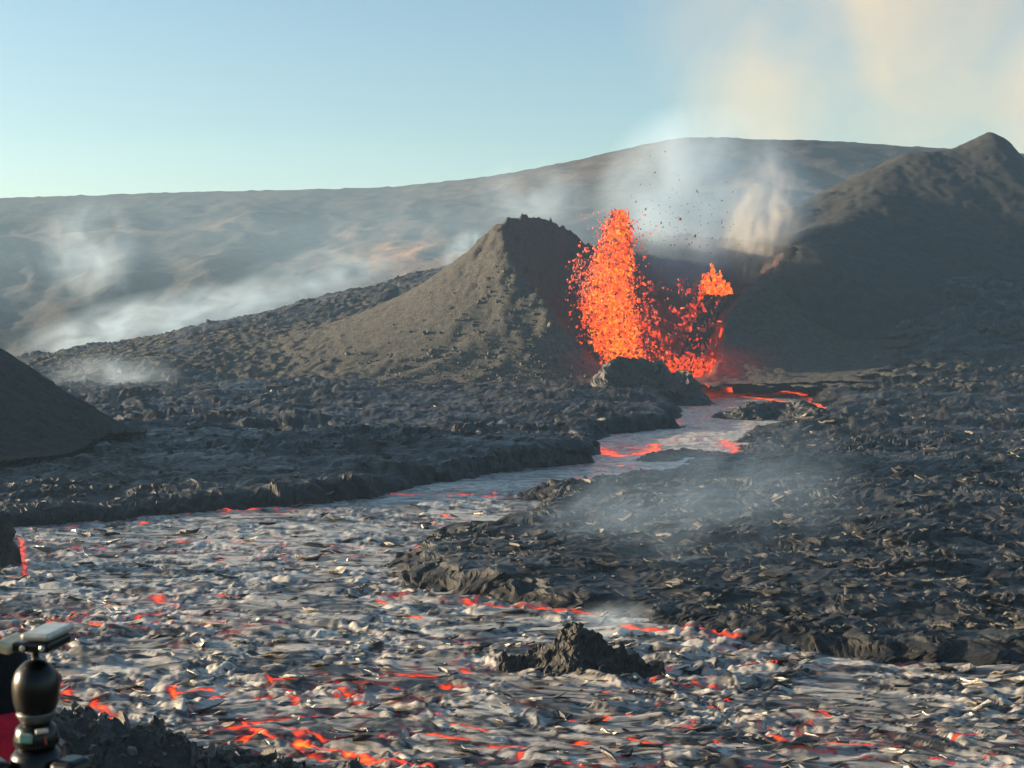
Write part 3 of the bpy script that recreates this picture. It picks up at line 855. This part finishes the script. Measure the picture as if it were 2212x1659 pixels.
def near_h(x, y):
    i = np.clip(np.searchsorted(NSY, y.ravel()), 0, len(NSY) - 1); j = np.clip(np.searchsorted(NSX, x.ravel()), 0, len(NSX) - 1)
    return NSZ[i, j].reshape(x.shape), None
M['chip'] = lava_mat('rock_chip', (0.012, 0.012, 0.012), (0.30, 0.27, 0.21), 0.35, 0.7, 2.0, (1, 1, 1), 0.6, 8.0, use_heat=False)
vc = plate_set('rock_chip', M['chip'], 12, 5000, elong=1.4, thick=0.25, curl=0.35)
def scatter_xy(name, parent, variants, XY, hfun, S, tilt, nbig):
    z = hfun(XY[:, 0], XY[:, 1])[0]
    VV, FF, TT, nv = [], [], [], 0
    for i in np.argsort(-S):
        me, V, f, t = variants[rs.randint(len(variants))]
        m = rotm(rs.uniform(0, 6.28), rs.normal(0, tilt), rs.normal(0, tilt))
        pos = Vector((XY[i, 0], XY[i, 1], z[i] + S[i] * 0.1))
        if nbig > 0:
            nbig -= 1
            o = bpy.data.objects.new(name, me); col.objects.link(o); o.parent = parent
            o.matrix_local = Matrix.Translation(pos) @ m.to_4x4() @ Matrix.Diagonal((S[i], S[i], S[i], 1))
        else:
            W = (V * S[i]) @ np.array(m).T + np.array(pos)
            VV.append(W); FF.append(f + nv); nv += len(W); TT.append(np.full(len(W), t))
    me = mesh_np(name + '_litter', np.concatenate(VV), np.concatenate(FF), {'tone': np.concatenate(TT), 'glow': np.zeros(nv)}, smooth=False)
    o = link(name + '_litter', me, variants[0][0].materials[0], parent); o['kind'] = 'stuff'
XY = np.stack([rs.uniform(-14, -1, 900), rs.uniform(32.5, 39, 900)], 1)
scatter_xy('rock_chip', near_slope, vc, XY, near_h, np.exp(rs.normal(math.log(0.22), 0.5, 900)), 0.6, 250)

def cone_z(x, y):
    h = cone_h(x[None, :], y[None, :])[0].ravel()
    return h, None
M['block'] = lava_mat('spatter_block', (0.02, 0.02, 0.02), (0.13, 0.118, 0.098), 0.8, 0.95, 2.0, (1, 1, 1), 0.8, 4.0, use_heat=False, spec=0.2)
vb = plate_set('block', M['block'], 10, 6000, elong=1.2, thick=0.55, curl=0.45)
bx_, by_ = [], []
for u0, v0, D0, su, sd_, k in ((1165, 745, 247, 5, 6, 230), (1080, 770, 246, 14, 5, 200), (1120, 560, 263, 4, 5, 70), (880, 740, 250, 14, 7, 120), (1060, 660, 256, 9, 6, 140)):
    c0_ = at(u0, v0, D0)
    bx_.append(rs.normal(c0_.x, su, k)); by_.append(rs.normal(c0_.y, sd_, k))
XY = np.stack([np.concatenate(bx_), np.concatenate(by_)], 1)
cz_, cd_ = cone_h(XY[:, 0][None, :], XY[:, 1][None, :])[:2]
XY = XY[(cd_.ravel() > 1.0) & (cz_.ravel() > plain_base(XY[:, 0], XY[:, 1]) + 1.8)]
scatter_xy('block', body, vb, XY - np.array([CXC, CYC]), lambda x, y: cone_z(x + CXC, y + CYC), np.clip(np.exp(rs.normal(math.log(0.42), 0.4, len(XY))), 0.2, 0.95), 0.5, 200)

# ------------------------------------------------------------------ lava fountains
t_ = (1 + 5 ** 0.5) / 2
ICO_V = np.array([(-1, t_, 0), (1, t_, 0), (-1, -t_, 0), (1, -t_, 0), (0, -1, t_), (0, 1, t_), (0, -1, -t_), (0, 1, -t_), (t_, 0, -1), (t_, 0, 1), (-t_, 0, -1), (-t_, 0, 1)]) / math.hypot(1, t_)
ICO_F = np.array([(0, 11, 5), (0, 5, 1), (0, 1, 7), (0, 7, 10), (0, 10, 11), (1, 5, 9), (5, 11, 4), (11, 10, 2), (10, 7, 6), (7, 1, 8), (3, 9, 4), (3, 4, 2), (3, 2, 6), (3, 6, 8), (3, 8, 9), (4, 9, 5), (2, 4, 11), (6, 2, 10), (8, 6, 7), (9, 8, 1)])

def blobs(name, P, S, heat, rs, stretch=1.6):
    n = len(P)
    rib = rs.uniform(0, 1, n) < 0.22
    ax = rs.normal(0, 1, (n, 3)); ax[:, 2] += 1.2
    ax /= np.linalg.norm(ax, axis=1)[:, None]
    S = np.minimum(S, 0.34)
    base = ICO_V[None] * (1 + rs.uniform(-.35, .35, (n, 12, 1)))
    k = (rs.uniform(1.0, stretch, n) * np.where(rib, 2.2, 1.0))[:, None, None] - 1
    S = S * np.where(rib, 0.62, 1.0)
    al = (base * ax[:, None, :]).sum(2, keepdims=True)
    base = base + al * ax[:, None, :] * k
    V = base * S[:, None, None] + P[:, None, :]
    F_ = ICO_F[None] + (np.arange(n) * 12)[:, None, None]
    hv = np.repeat(heat[:, None], 12, 1)
    return mesh_np(name, V.reshape(-1, 3), F_.reshape(-1, 3), {'glow': hv.ravel()})

FD = 262.0
prof_v = [790, 740, 700, 650, 600, 550, 500, 470, 445]
prof_c = [1354, 1336, 1324, 1312, 1316, 1326, 1333, 1337, 1339]
prof_r = [44, 56, 63, 63, 54, 43, 33, 26, 20]
n = 24000
vv = 455 + (790 - 455) * rs.uniform(0, 1, n) ** 0.9
cc = np.interp(-vv, [-a for a in prof_v], prof_c); rr_ = np.interp(-vv, [-a for a in prof_v], prof_r)
rad = np.abs(rs.normal(0, 0.55, n)); phi = rs.uniform(0, 2 * math.pi, n)
rad = np.where(rad > 1.05, rs.uniform(0, 1, n), rad)
stray = rs.uniform(0, 1, n) < 0.035
rad = np.where(stray, rs.uniform(0.9, 1.7, n), rad)
px = FD / F
q0 = at(1106, 700, FD)
cxw = (cc - CX) * px
x = cxw + np.cos(phi) * rad * rr_ * px
y = FD + np.sin(phi) * rad * rr_ * px
zt = np.array([at(1106, v, FD).z for v in (400, 800)])
z = np.interp(vv, [400, 800], zt)
keepm = ~((vv < 500) & (rs.uniform(0, 1, n) > (vv - 440) / 75))
x, y, z, rad, vv, stray = (a[keepm] for a in (x, y, z, rad, vv, stray))
n = len(x)
S = np.minimum(np.exp(rs.normal(math.log(0.128), 0.5, n)), 0.32); S[stray] *= 0.9
heat = np.clip(0.67 + 0.27 * rs.normal(0, 1, n) + 0.10 - 0.30 * rad ** 2 + 0.12 * (vv - 620) / 160, 0.2, 1.0)
heat[stray] = np.clip(0.42 + 0.15 * rs.normal(0, 1, stray.sum()), 0.2, 0.8)
base = at(1340, 785, FD)
fo = link('lava_fountain', blobs('lava_fountain', np.stack([x - base.x, y - base.y, z - base.z], 1), S, heat, rs, 2.1), M['molten'])
fo.location = base
tag(fo, 'tall glowing orange lava fountain bursting from the breached cone', 'lava fountain', kind='stuff')

# small fountain on the right rim
n = 420
FD2 = 268.0
uu = rs.triangular(1508, 1545, 1586, n)
topv = np.interp(uu, [1505, 1525, 1540, 1560, 1584], [618, 592, 578, 606, 628])
topv = topv + 9 * np.sin(uu * 0.35) + rs.normal(0, 4, n)
v2 = topv + (634 - topv) * rs.uniform(0, 1, n) ** 0.7
P = np.array([list(at(a, b, FD2 + c)) for a, b, c in zip(uu, v2, rs.normal(0, 1.6, n))])
base2 = at(1545, 634, FD2)
heat = np.clip(0.72 + 0.16 * rs.normal(0, 1, n), 0.3, 1)
tt_ = rs.uniform(0, 1, 90) ** 0.8
P2 = np.array([list(at(1522 - 46 * a + b * (4 + 9 * a), 622 + 95 * a + c, FD2 - 6 * a)) for a, b, c in zip(tt_, rs.normal(0, 1, 90), rs.normal(0, 5, 90))])
P = np.concatenate([P, P2]); heat = np.concatenate([heat, np.clip(0.38 - 0.22 * tt_ + 0.1 * rs.normal(0, 1, 90), 0.15, 0.8)]); n += 90
so = link('lava_fountain', blobs('lava_fountain', P - np.array(base2), np.exp(rs.normal(math.log(0.20), 0.5, n)), heat, rs, 2.2), M['molten'])
so.location = base2
tag(so, 'small yellow orange lava splash on the right crater rim', 'lava fountain', kind='stuff')

# splashes of falling spatter below and right of the fountain
n = 850
uu = np.concatenate([rs.normal(1392, 20, 110), rs.uniform(1380, 1560, 260), rs.normal(1490, 42, 280), rs.normal(1255, 14, 80), rs.uniform(1480, 1610, 120)])
v2 = np.concatenate([rs.uniform(600, 770, 110), rs.uniform(600, 790, 260) , rs.normal(790, 16, 280), rs.uniform(560, 650, 80), rs.uniform(770, 826, 120)])
P = np.array([list(at(a, b, 257 + c)) for a, b, c in zip(uu, v2, rs.normal(0, 3.0, n))])
b3 = at(1450, 826, 256)
heat = np.clip(0.25 + 0.12 * rs.normal(0, 1, n) + 0.20 * (v2 > 775), 0.08, 0.9)
sp = link('lava_spatter', blobs('lava_spatter', P - np.array(b3), np.exp(rs.normal(math.log(0.15), 0.5, n)), heat, rs, 2.6), M['molten'])
sp.location = b3
tag(sp, 'dull red spatter raining over the crater wall right of the fountain', 'lava spatter', kind='stuff')

# single clots in the air
def clot_mesh(name, seed, heat):
    r = np.random.RandomState(seed)
    bm = bmesh.new()
    bmesh.ops.create_icosphere(bm, subdivisions=2, radius=1.0)
    V = np.array([v.co[:] for v in bm.verts]); Fc = np.array([[v.index for v in f.verts] for f in bm.faces])
    bm.free()
    s = np.array([r.uniform(0.9, 1.6), r.uniform(.5, .9), r.uniform(.45, .9)])
    k = r.normal(0, 1, (5, 3))
    disp = sum(0.22 * np.sin(V @ kk * 2.2 + i) for i, kk in enumerate(k))
    V = V * (1 + disp[:, None]) * s
    return mesh_np(name, V, Fc, {'glow': np.full(len(V), heat)}, smooth=False)

M['clot'] = molten_mat('cooling_clot', 0.5)
dark_m = [clot_mesh('lava_clot', 3000 + i, 0.05 + 0.03 * (i % 4)) for i in range(8)]
hot_m = [clot_mesh('lava_clot', 3100 + i, 0.38 + 0.06 * (i % 4)) for i in range(6)]
for me in dark_m + hot_m:
    me.materials.append(M['clot'])
CL = [(1132, 135, 5), (1077, 248, 9), (1200, 264, 4), (1210, 290, 4), (997, 313, 6), (1050, 313, 6), (1467, 300, 6), (1307, 352, 8), (1500, 355, 4), (1538, 347, 4), (950, 373, 6), (973, 406, 8), (1063, 402, 5), (1400, 390, 4),
      (1098, 428, 6), (1157, 436, 6), (1027, 447, 8), (1315, 450, 6), (1105, 470, 5), (1155, 385, 4), (1220, 425, 5), (1275, 417, 4), (1070, 445, 5), (1450, 400, 3), (1470, 465, 5), (1250, 475, 5), (1215, 500, 10), (1447, 510, 5),
      (1450, 547, 7), (1325, 533, 5), (1505, 530, 5), (1110, 521, 7), (1120, 545, 5), (1055, 530, 4), (1018, 530, 4), (1295, 593, 10), (1263, 637, 8), (1163, 642, 8), (1485, 565, 5), (1490, 607, 5), (1250, 610, 5), (1185, 545, 4), (1240, 612, 4), (820, 347, 4), (738, 305, 3), (1000, 556, 7)]
cl = [(987.5 + a * .3968, 274.3 + b * .3968, s * .3968) for a, b, s in CL]
for i in range(110):
    cl.append((rs.normal(1492, 62), rs.normal(492, 48), rs.uniform(0.9, 2.2)))
cl = [c for c in cl if c[1] < 585 and 1280 < c[0] < 1640]
for i, (u, v, s) in enumerate(cl):
    o = bpy.data.objects.new('lava_clot', dark_m[i % 8])
    col.objects.link(o)
    o.location = at(u, v, 260 + rs.normal(0, 6))
    k = s * 0.5 * px * 1.25
    o.scale = (k, k, k)
    o.rotation_euler = tuple(rs.uniform(0, 6.28, 3))
    tag(o, 'small dark lava clot flying in the smoke above the crater', 'lava clot', 'dark clots thrown above the crater')
for i in range(70):
    if i < 40:
        u, v, s = rs.normal(1330, 34), rs.normal(478, 20), rs.uniform(1.4, 3.6)
    else:
        u, v, s = rs.normal(1258, 12), rs.uniform(520, 640), rs.uniform(1.6, 5)
    o = bpy.data.objects.new('lava_clot', hot_m[i % 6])
    col.objects.link(o)
    o.location = at(u, v, FD - 3 + rs.normal(0, 2))
    k = s * 0.5 * px * 1.2
    o.scale = (k, k, k * 1.3)
    o.rotation_euler = tuple(rs.uniform(0, 6.28, 3))
    tag(o, 'glowing red lava clot flung loose at the edge of the tall fountain', 'lava clot', 'glowing clots around the fountain')

# ------------------------------------------------------------------ smoke
def smoke(name, c, dims, dens, color, label, nscale=2.2, stretch=(1, 1, 1), lo=0.42, hi=0.75, rot=(0, 0, 0), aniso=0.25, power=1.0, seed=0.0, cat='smoke', dist=0.8):
    bm = bmesh.new()
    bmesh.ops.create_icosphere(bm, subdivisions=3, radius=1.0)
    me = bpy.data.meshes.new(name); bm.to_mesh(me); bm.free()
    m, nt, out = new_mat(name)
    tc = N(nt, 'ShaderNodeTexCoord')
    ln = N(nt, 'ShaderNodeVectorMath', operation='LENGTH')
    nt.links.new(tc.outputs['Object'], ln.inputs[0])
    fall = mathn(nt, 'SUBTRACT', 1.0, ln.outputs['Value'], clamp=True)
    fall = mathn(nt, 'POWER', mathn(nt, 'MULTIPLY', fall, 1.6, clamp=True), power)
    mp = N(nt, 'ShaderNodeMapping')
    mp.inputs['Scale'].default_value = stretch
    mp.inputs['Location'].default_value = (seed, seed * 1.7, seed * 0.6)
    nt.links.new(tc.outputs['Object'], mp.inputs[0])
    nz = N(nt, 'ShaderNodeTexNoise')
    nz.inputs['Scale'].default_value = nscale
    nz.inputs['Detail'].default_value = 4
    nz.inputs['Roughness'].default_value = 0.55
    nz.inputs['Distortion'].default_value = dist
    nt.links.new(mp.outputs[0], nz.inputs['Vector'])
    nn = ramp(nt, nz.outputs['Fac'], [(lo, 0.0), (hi, 1.0)])
    d = mathn(nt, 'MULTIPLY', mathn(nt, 'MULTIPLY', fall, nn), dens)
    pv = N(nt, 'ShaderNodeVolumePrincipled')
    pv.inputs['Color'].default_value = (*color, 1)
    pv.inputs['Anisotropy'].default_value = aniso
    nt.links.new(d, pv.inputs['Density'])
    nt.links.new(pv.outputs[0], out.inputs['Volume'])
    o = link(name, me, m)
    o.location = c; o.scale = dims; o.rotation_euler = rot
    return tag(o, label, cat, kind='stuff')

BL = (0.62, 0.80, 1.0)
smoke('crater_smoke', at(1530, 445, 300), (24, 10, 22), 0.23, BL, 'pale blue smoke drifting up behind the fountain', 1.7, (1.25, 1, 0.9), 0.36, 0.72, (0, R(10), 0), seed=1.3, dist=0.5)
smoke('fume_wisp', at(1640, 480, 279), (9, 5, 14), 0.20, (0.95, 0.92, 0.86), 'bright warm fume wisp rising from the right crater rim', 2.4, (1.1, 1, 0.9), 0.44, 0.70, (0, R(8), 0), seed=4.1, dist=1.0)
smoke('crater_fume', at(1480, 570, 285), (13, 6, 9), 0.10, (0.62, 0.68, 0.86), 'dim blue fume inside the crater', 1.6, (1, 1, 1), 0.35, 0.75, seed=7.7)
smoke('slope_steam', at(330, 705, 352), (38, 12, 9), 0.12, BL, 'white steam drifting along the crest of the old lava at left', 1.8, (2.2, 1, 1.2), 0.36, 0.72, (0, R(-12), 0), seed=2.2)
smoke('slope_steam', at(640, 630, 352), (30, 12, 10), 0.06, BL, 'thin steam above the old lava left of the cone', 1.8, (2.0, 1, 1.2), 0.38, 0.75, (0, R(-15), 0), seed=5.2)
smoke('cone_steam', at(1010, 545, 318), (7, 5, 5), 0.14, BL, 'white steam puff behind the left flank of the cone', 1.6, (1.4, 1, 1), 0.36, 0.7, (0, R(-35), 0), seed=9.2)
smoke('valley_wisp', at(195, 545, 395), (15, 10, 17), 0.06, BL, 'faint upright smoke wisp over the valley at far left', 1.7, (1.2, 1, 1), 0.40, 0.75, seed=11.5)
smoke('summit_fume', at(1150, 420, 330), (14, 10, 9), 0.05, BL, 'faint fume above the summit of the breached cone', 1.6, (1.3, 1, 0.7), 0.36, 0.72, seed=12.5)
smoke('field_smoke', at(1470, 1130, 80), (11, 15, 4.8), 0.045, (0.50, 0.72, 1.0), 'thin blue smoke drifting over the right lava field', 1.6, (1.2, 1, 0.9), 0.38, 0.78, (0, R(-20), 0), seed=14.5)
smoke('rock_smoke', at(1330, 1335, 57), (1.9, 1.6, 0.7), 0.30, BL, 'wisp of smoke behind the black rock spire', 1.5, (1.3, 1, 0.8), 0.35, 0.7, seed=17.5)
smoke('ridge_smoke', at(240, 815, 235), (12, 14, 4.5), 0.04, BL, 'low smoke pooled beside the dark mound at left', 1.5, (1.5, 1, 1), 0.35, 0.72, seed=19.5)

smoke('valley_haze', (-60, 500, 34), (330, 125, 44), 0.0026, (0.50, 0.74, 1.0), 'thin blue smoke veil filling the valley behind the cones', 1.3, (1.6, 1, 1), 0.25, 0.75, seed=31.0)

# ------------------------------------------------------------------ haze over the valley, plume beyond the hills
bm = bmesh.new()
bmesh.ops.create_cube(bm, size=1.0)
me = bpy.data.meshes.new('haze'); bm.to_mesh(me); bm.free()
m, nt, out = new_mat('haze')
pv = N(nt, 'ShaderNodeVolumePrincipled')
pv.inputs['Color'].default_value = (0.40, 0.66, 1.0, 1)
pv.inputs['Density'].default_value = 0.00021
pv.inputs['Anisotropy'].default_value = 0.2
nt.links.new(pv.outputs[0], out.inputs['Volume'])
haze = link('haze', me, m)
haze.scale = (1640, 930, 128)
haze.location = (0, 390, 128 / 2 - 13)
tag(haze, 'thin blue volcanic haze filling the valley', 'haze', kind='stuff')

TAN = (0.95, 0.74, 0.38)
smoke('sky_plume', at(1900, 60, 1150), (215, 90, 165), 0.0066, TAN, 'wide beige eruption plume in the sky at upper right', 1.8, (1, 1, 1), 0.38, 0.70, (0, R(20), 0), seed=21.0, cat='smoke plume')
smoke('sky_plume', at(1640, 230, 1160), (70, 60, 90), 0.007, TAN, 'narrow beige plume column rising behind the hill crest', 1.2, (1, 1, 0.6), 0.32, 0.7, (0, R(22), 0), seed=25.0, cat='smoke plume')
smoke('sky_plume', at(2280, 250, 1160), (60, 60, 130), 0.009, (1.0, 0.88, 0.80), 'pinkish plume at the right edge of the sky', 1.2, (1, 1, 0.6), 0.3, 0.7, (0, R(12), 0), seed=28.0, cat='smoke plume')

# ------------------------------------------------------------------ tripod with ball head
M['black'] = plain_mat('black_anodised', (0.003, 0.0034, 0.004), 0.3, 0.0, 0.35, 0.3, 60)
M['grey'] = plain_mat('grey_metal', (0.09, 0.10, 0.10), 0.4, 0.6, 0.5, 0.25, 60)
M['silver'] = plain_mat('plate_metal', (0.5, 0.48, 0.43), 0.35, 0.7, 0.5, 0.2, 60)
M['sunlit_jaw'] = plain_mat('sunlit_beige', (0.52, 0.43, 0.27), 0.4, 0.3, 0.5, 0.2, 60)  # beige clamp end, warm sunlight on it put into the colour
M['level'] = plain_mat('level_green', (0.12, 0.22, 0.18), 0.25, 0.0, 0.5, 0.2, 60)
M['red'] = plain_mat('red_cloth', (0.42, 0.012, 0.03), 0.8, 0.0, 0.2, 0.25, 40, 0.3)
M['wool'] = plain_mat('black_wool', (0.010, 0.010, 0.011), 0.9, 0.0, 0.15, 0.3, 90, 0.4)
M['trim'] = plain_mat('red_trim', (0.3, 0.05, 0.03), 0.5)

def lathe(name, prof, mat, parent, seg=40, loc=(0, 0, 0), rot=None):
    bm = bmesh.new()
    ringsv = []
    for r, z in prof:
        ringsv.append([bm.verts.new((r * math.cos(2 * math.pi * k / seg), r * math.sin(2 * math.pi * k / seg), z)) for k in range(seg)])
    for a, b in zip(ringsv[:-1], ringsv[1:]):
        for k in range(seg):
            bm.faces.new((a[k], a[(k + 1) % seg], b[(k + 1) % seg], b[k]))
    bm.faces.new(list(reversed(ringsv[0]))); bm.faces.new(ringsv[-1])
    me = bpy.data.meshes.new(name); bm.to_mesh(me); bm.free()
    for p in me.polygons: p.use_smooth = True
    o = link(name, me, mat, parent)
    o.location = loc
    if rot: o.rotation_euler = rot
    return o

def rbox(name, size, mat, parent, loc, rot=(0, 0, 0), bev=0.003, taper=1.0):
    bm = bmesh.new()
    bmesh.ops.create_cube(bm, size=1.0)
    for v in bm.verts:
        v.co = Vector((v.co.x * size[0] * (taper if v.co.z > 0 else 1), v.co.y * size[1], v.co.z * size[2]))
    bmesh.ops.bevel(bm, geom=list(bm.edges), offset=bev, segments=3, affect='EDGES', profile=0.5)
    me = bpy.data.meshes.new(name); bm.to_mesh(me); bm.free()
    o = link(name, me, mat, parent)
    o.location = loc; o.rotation_euler = rot
    return o

TD = 1.40
def tz(v): return at(77, v, TD).z
tx = at(77, 1450, TD).x
mm = TD / F
z_ground = 10.38 - 0.302 * TD
tri = empty('tripod', (tx, TD, z_ground))
tag(tri, 'black camera tripod with ball head and empty plate at the lower left corner', 'tripod')
g0 = z_ground
def lz(v): return tz(v) - g0
# clamp and plate
rbox('clamp', (86 * mm, 0.050, 22 * mm), M['black'], tri, (14 * mm, 0, lz(1388)), (0, 0, R(-8)), 0.003)
rbox('quick_release_plate', (66 * mm, 0.056, 17 * mm), M['silver'], tri, (25 * mm, 0.004, lz(1367)), (0, 0, R(-8)), 0.003)
rbox('clamp_jaw', (38 * mm, 0.044, 24 * mm), M['sunlit_jaw'], tri, (-46 * mm, -0.004, lz(1388)), (0, R(14), R(-8)), 0.003)
lathe('stem', [(11 * mm, lz(1430)), (8 * mm, lz(1424)), (7.6 * mm, lz(1410)), (10 * mm, lz(1400)), (16 * mm, lz(1398))], M['black'], tri)
hz = [(1536, 38), (1530, 43), (1515, 47.5), (1490, 50), (1470, 49), (1450, 43), (1437, 33), (1428, 22), (1424, 12)]
for dx_ in (-8, 34):
    lathe('screw', [(0.0028, 0), (0.0028, 0.0012), (0.0014, 0.0015)], M['silver'], tri, 16, (dx_ * mm, -0.0262, lz(1388)), (R(90), 0, R(-8)))
bh = lathe('ball_housing', [(r * mm, lz(v)) for v, r in hz], M['black'], tri)
lathe('friction_knob', [(0.010, 0), (0.011, 0.004), (0.011, 0.016), (0.009, 0.019)], M['black'], bh, 24, (0.004, 49 * mm - 0.004, lz(1486)), (R(-90), 0, 0))
lathe('collar', [(30 * mm, lz(1560)), (36 * mm, lz(1552)), (42 * mm, lz(1540)), (41 * mm, lz(1536))], M['grey'], tri)
pbring = lathe('grip_ring', [(45 * mm, lz(1606.5)), (46.3 * mm, lz(1605)), (46.3 * mm, lz(1593)), (45 * mm, lz(1591.5))], M['grey'], tri)
for k in range(36):
    a_ = 2 * math.pi * k / 36
    rbox('grip_rib', (0.0016, 0.0022, 13 * mm), M['black'], pbring, (46.5 * mm * math.cos(a_), 46.5 * mm * math.sin(a_), lz(1599)), (0, 0, a_), 0.0005)
pb = lathe('pan_base', [(40 * mm, lz(1614)), (46 * mm, lz(1606)), (47 * mm, lz(1590)), (43 * mm, lz(1570)), (32 * mm, lz(1560))], M['black'], tri)
rbox('bubble_level', (30 * mm, 0.008, 22 * mm), M['level'], pb, (-8 * mm, -47 * mm + 0.002, lz(1584)), (R(-12), 0, R(-6)), 0.002)
rbox('pan_lever', (27 * mm, 0.010, 9 * mm), M['silver'], pb, (24 * mm, -38 * mm, lz(1569)), (0, R(-4), R(20)), 0.0015)
rbox('scale_mark', (5 * mm, 0.004, 22 * mm), M['trim'], pb, (30 * mm, -36 * mm, lz(1588)), (0, R(-8), R(35)), 0.001)
sh = lathe('leg_collar', [(34 * mm, lz(1720)), (54 * mm, lz(1700)), (58 * mm, lz(1650)), (54 * mm, lz(1630)), (42 * mm, lz(1614))], M['black'], tri)
for k in range(3):
    a = R(-25 + 120 * k)
    top = Vector((math.cos(a) * 0.034, math.sin(a) * 0.034, lz(1655)))
    slope_z = -0.302 * math.sin(a) * 0.55
    bot = Vector((math.cos(a) * 0.58, math.sin(a) * 0.58, slope_z + 0.02))
    d = top - bot
    L = d.length
    q = d.to_track_quat('Z', 'Y').to_euler()
    hgn = rbox('leg_hinge', (0.030, 0.034, 0.05), M['black'], sh, top + Vector((math.cos(a) * 0.008, math.sin(a) * 0.008, -0.012)), (0, 0, a), 0.008)
    lg = lathe('leg', [(0.010, 0.03), (0.011, L * 0.33), (0.013, L * 0.34), (0.013, L * 0.66), (0.0155, L * 0.67), (0.0155, L)], M['black'], tri, 20, bot, q)
    lathe('leg_lock', [(0.0165, 0), (0.018, 0.006), (0.018, 0.03), (0.0165, 0.036)], M['grey'], lg, 20, (0, 0, L * 0.66))
    lathe('leg_lock', [(0.0145, 0), (0.016, 0.006), (0.016, 0.03), (0.0145, 0.036)], M['grey'], lg, 20, (0, 0, L * 0.33))
    lathe('foot', [(0.006, -0.02), (0.014, -0.012), (0.015, 0.01), (0.011, 0.035)], M['black'], lg, 20)

# ------------------------------------------------------------------ person at the left edge
PD = 3.0
ht = at(-48, 1383, PD)
gz0 = 10.38 - 0.302 * PD
Hh = ht.z - gz0
per = empty('person', (ht.x, PD, gz0))
tag(per, 'person in black knit hat and red hooded jacket at the left edge behind the tripod', 'person')
s = Hh / 1.80
J = {}
bm = bmesh.new()
lay = bm.verts.layers.skin.verify()
def jv(key, x, y, z, r, r2=None):
    v = bm.verts.new((x * s, y * s, z * s)); J[key] = v
    v[lay].radius = (r * s, (r2 or r) * s)
    return v
def chain(*ks):
    for a, b in zip(ks[:-1], ks[1:]):
        bm.edges.new((J[a], J[b]))
root = jv('pelvis', 0, 0, .96, .165, .12)
jv('waist', 0, 0, 1.10, .155, .115); jv('chest', 0, 0, 1.28, .18, .13); jv('collar', 0, -.01, 1.44, .11, .09); jv('neck', 0, 0, 1.53, .06); jv('skull', 0, .015, 1.63, .075, .088); jv('crown', 0, .01, 1.73, .07, .085)
chain('pelvis', 'waist', 'chest', 'collar', 'neck', 'skull', 'crown')
jv('nose', 0, .115, 1.63, .016); chain('skull', 'nose')
for sg, t in ((-1, 'l'), (1, 'r')):
    jv('ear' + t, sg * .088, .0, 1.635, .014, .022); chain('skull', 'ear' + t)
    jv('hip' + t, sg * .095, 0, .90, .095); jv('knee' + t, sg * .11, .03, .50, .062); jv('ank' + t, sg * .12, -.01, .10, .045); jv('toe' + t, sg * .13, .15, .045, .042)
    chain('pelvis', 'hip' + t, 'knee' + t, 'ank' + t, 'toe' + t)
    jv('sho' + t, sg * .19, -.005, 1.40, .075); jv('elb' + t, sg * .27, -.03, 1.12, .052); jv('wri' + t, sg * .24, .16, .98, .033); jv('palm' + t, sg * .225, .235, .965, .034, .018)
    chain('chest', 'sho' + t, 'elb' + t, 'wri' + t, 'palm' + t)
    for i, (ox, ln) in enumerate([(-.03, .07), (-.01, .082), (.011, .078), (.03, .06)]):
        jv(f'f{t}{i}a', sg * .225 + ox, .275, .962, .010); jv(f'f{t}{i}b', sg * .225 + ox, .275 + ln * .55, .950, .009); jv(f'f{t}{i}c', sg * .225 + ox, .275 + ln * .85, .925, .008)
        chain('palm' + t, f'f{t}{i}a', f'f{t}{i}b', f'f{t}{i}c')
    jv(f't{t}a', sg * .185, .235, .955, .011); jv(f't{t}b', sg * .172, .275, .945, .010); chain('palm' + t, f't{t}a', f't{t}b')
root[lay].use_root = True
me = bpy.data.meshes.new('body'); bm.to_mesh(me); bm.free()
m, nt, out = new_mat('body_clothed')
p = N(nt, 'ShaderNodeBsdfPrincipled')
tc = N(nt, 'ShaderNodeTexCoord'); sx = N(nt, 'ShaderNodeSeparateXYZ'); nt.links.new(tc.outputs['Object'], sx.inputs[0])
zr = mathn(nt, 'DIVIDE', sx.outputs['Z'], 2.0)
rr2 = N(nt, 'ShaderNodeValToRGB'); rr2.color_ramp.interpolation = 'CONSTANT'
e = rr2.color_ramp.elements
e[0].position = 0; e[0].color = (0.012, 0.011, 0.011, 1)
e[1].position = 0.43 * s; e[1].color = (0.42, 0.012, 0.03, 1)
ee = e.new(0.755 * s); ee.color = (0.55, 0.34, 0.25, 1)
nt.links.new(zr, rr2.inputs[0]); nt.links.new(rr2.outputs[0], p.inputs['Base Color'])
p.inputs['Roughness'].default_value = 0.8
nt.links.new(p.outputs[0], out.inputs[0])
bo = link('body', me, m, per)
bo.modifiers.new('skin', 'SKIN').use_smooth_shade = True
md = bo.modifiers.new('sub', 'SUBSURF'); md.levels = 2; md.render_levels = 2
lathe('hat', [(.108 * s, 1.615 * s), (.112 * s, 1.64 * s), (.111 * s, 1.68 * s), (.103 * s, 1.73 * s), (.082 * s, 1.775 * s), (.045 * s, 1.798 * s), (.006 * s, 1.803 * s)], M['wool'], per, 32, (0, .005, 0))
lathe('hood', [(.15 * s, 1.42 * s), (.142 * s, 1.47 * s), (.125 * s, 1.53 * s), (.124 * s, 1.60 * s), (.119 * s, 1.665 * s), (.113 * s, 1.675 * s)], M['red'], per, 32, (0, -.012, 0))
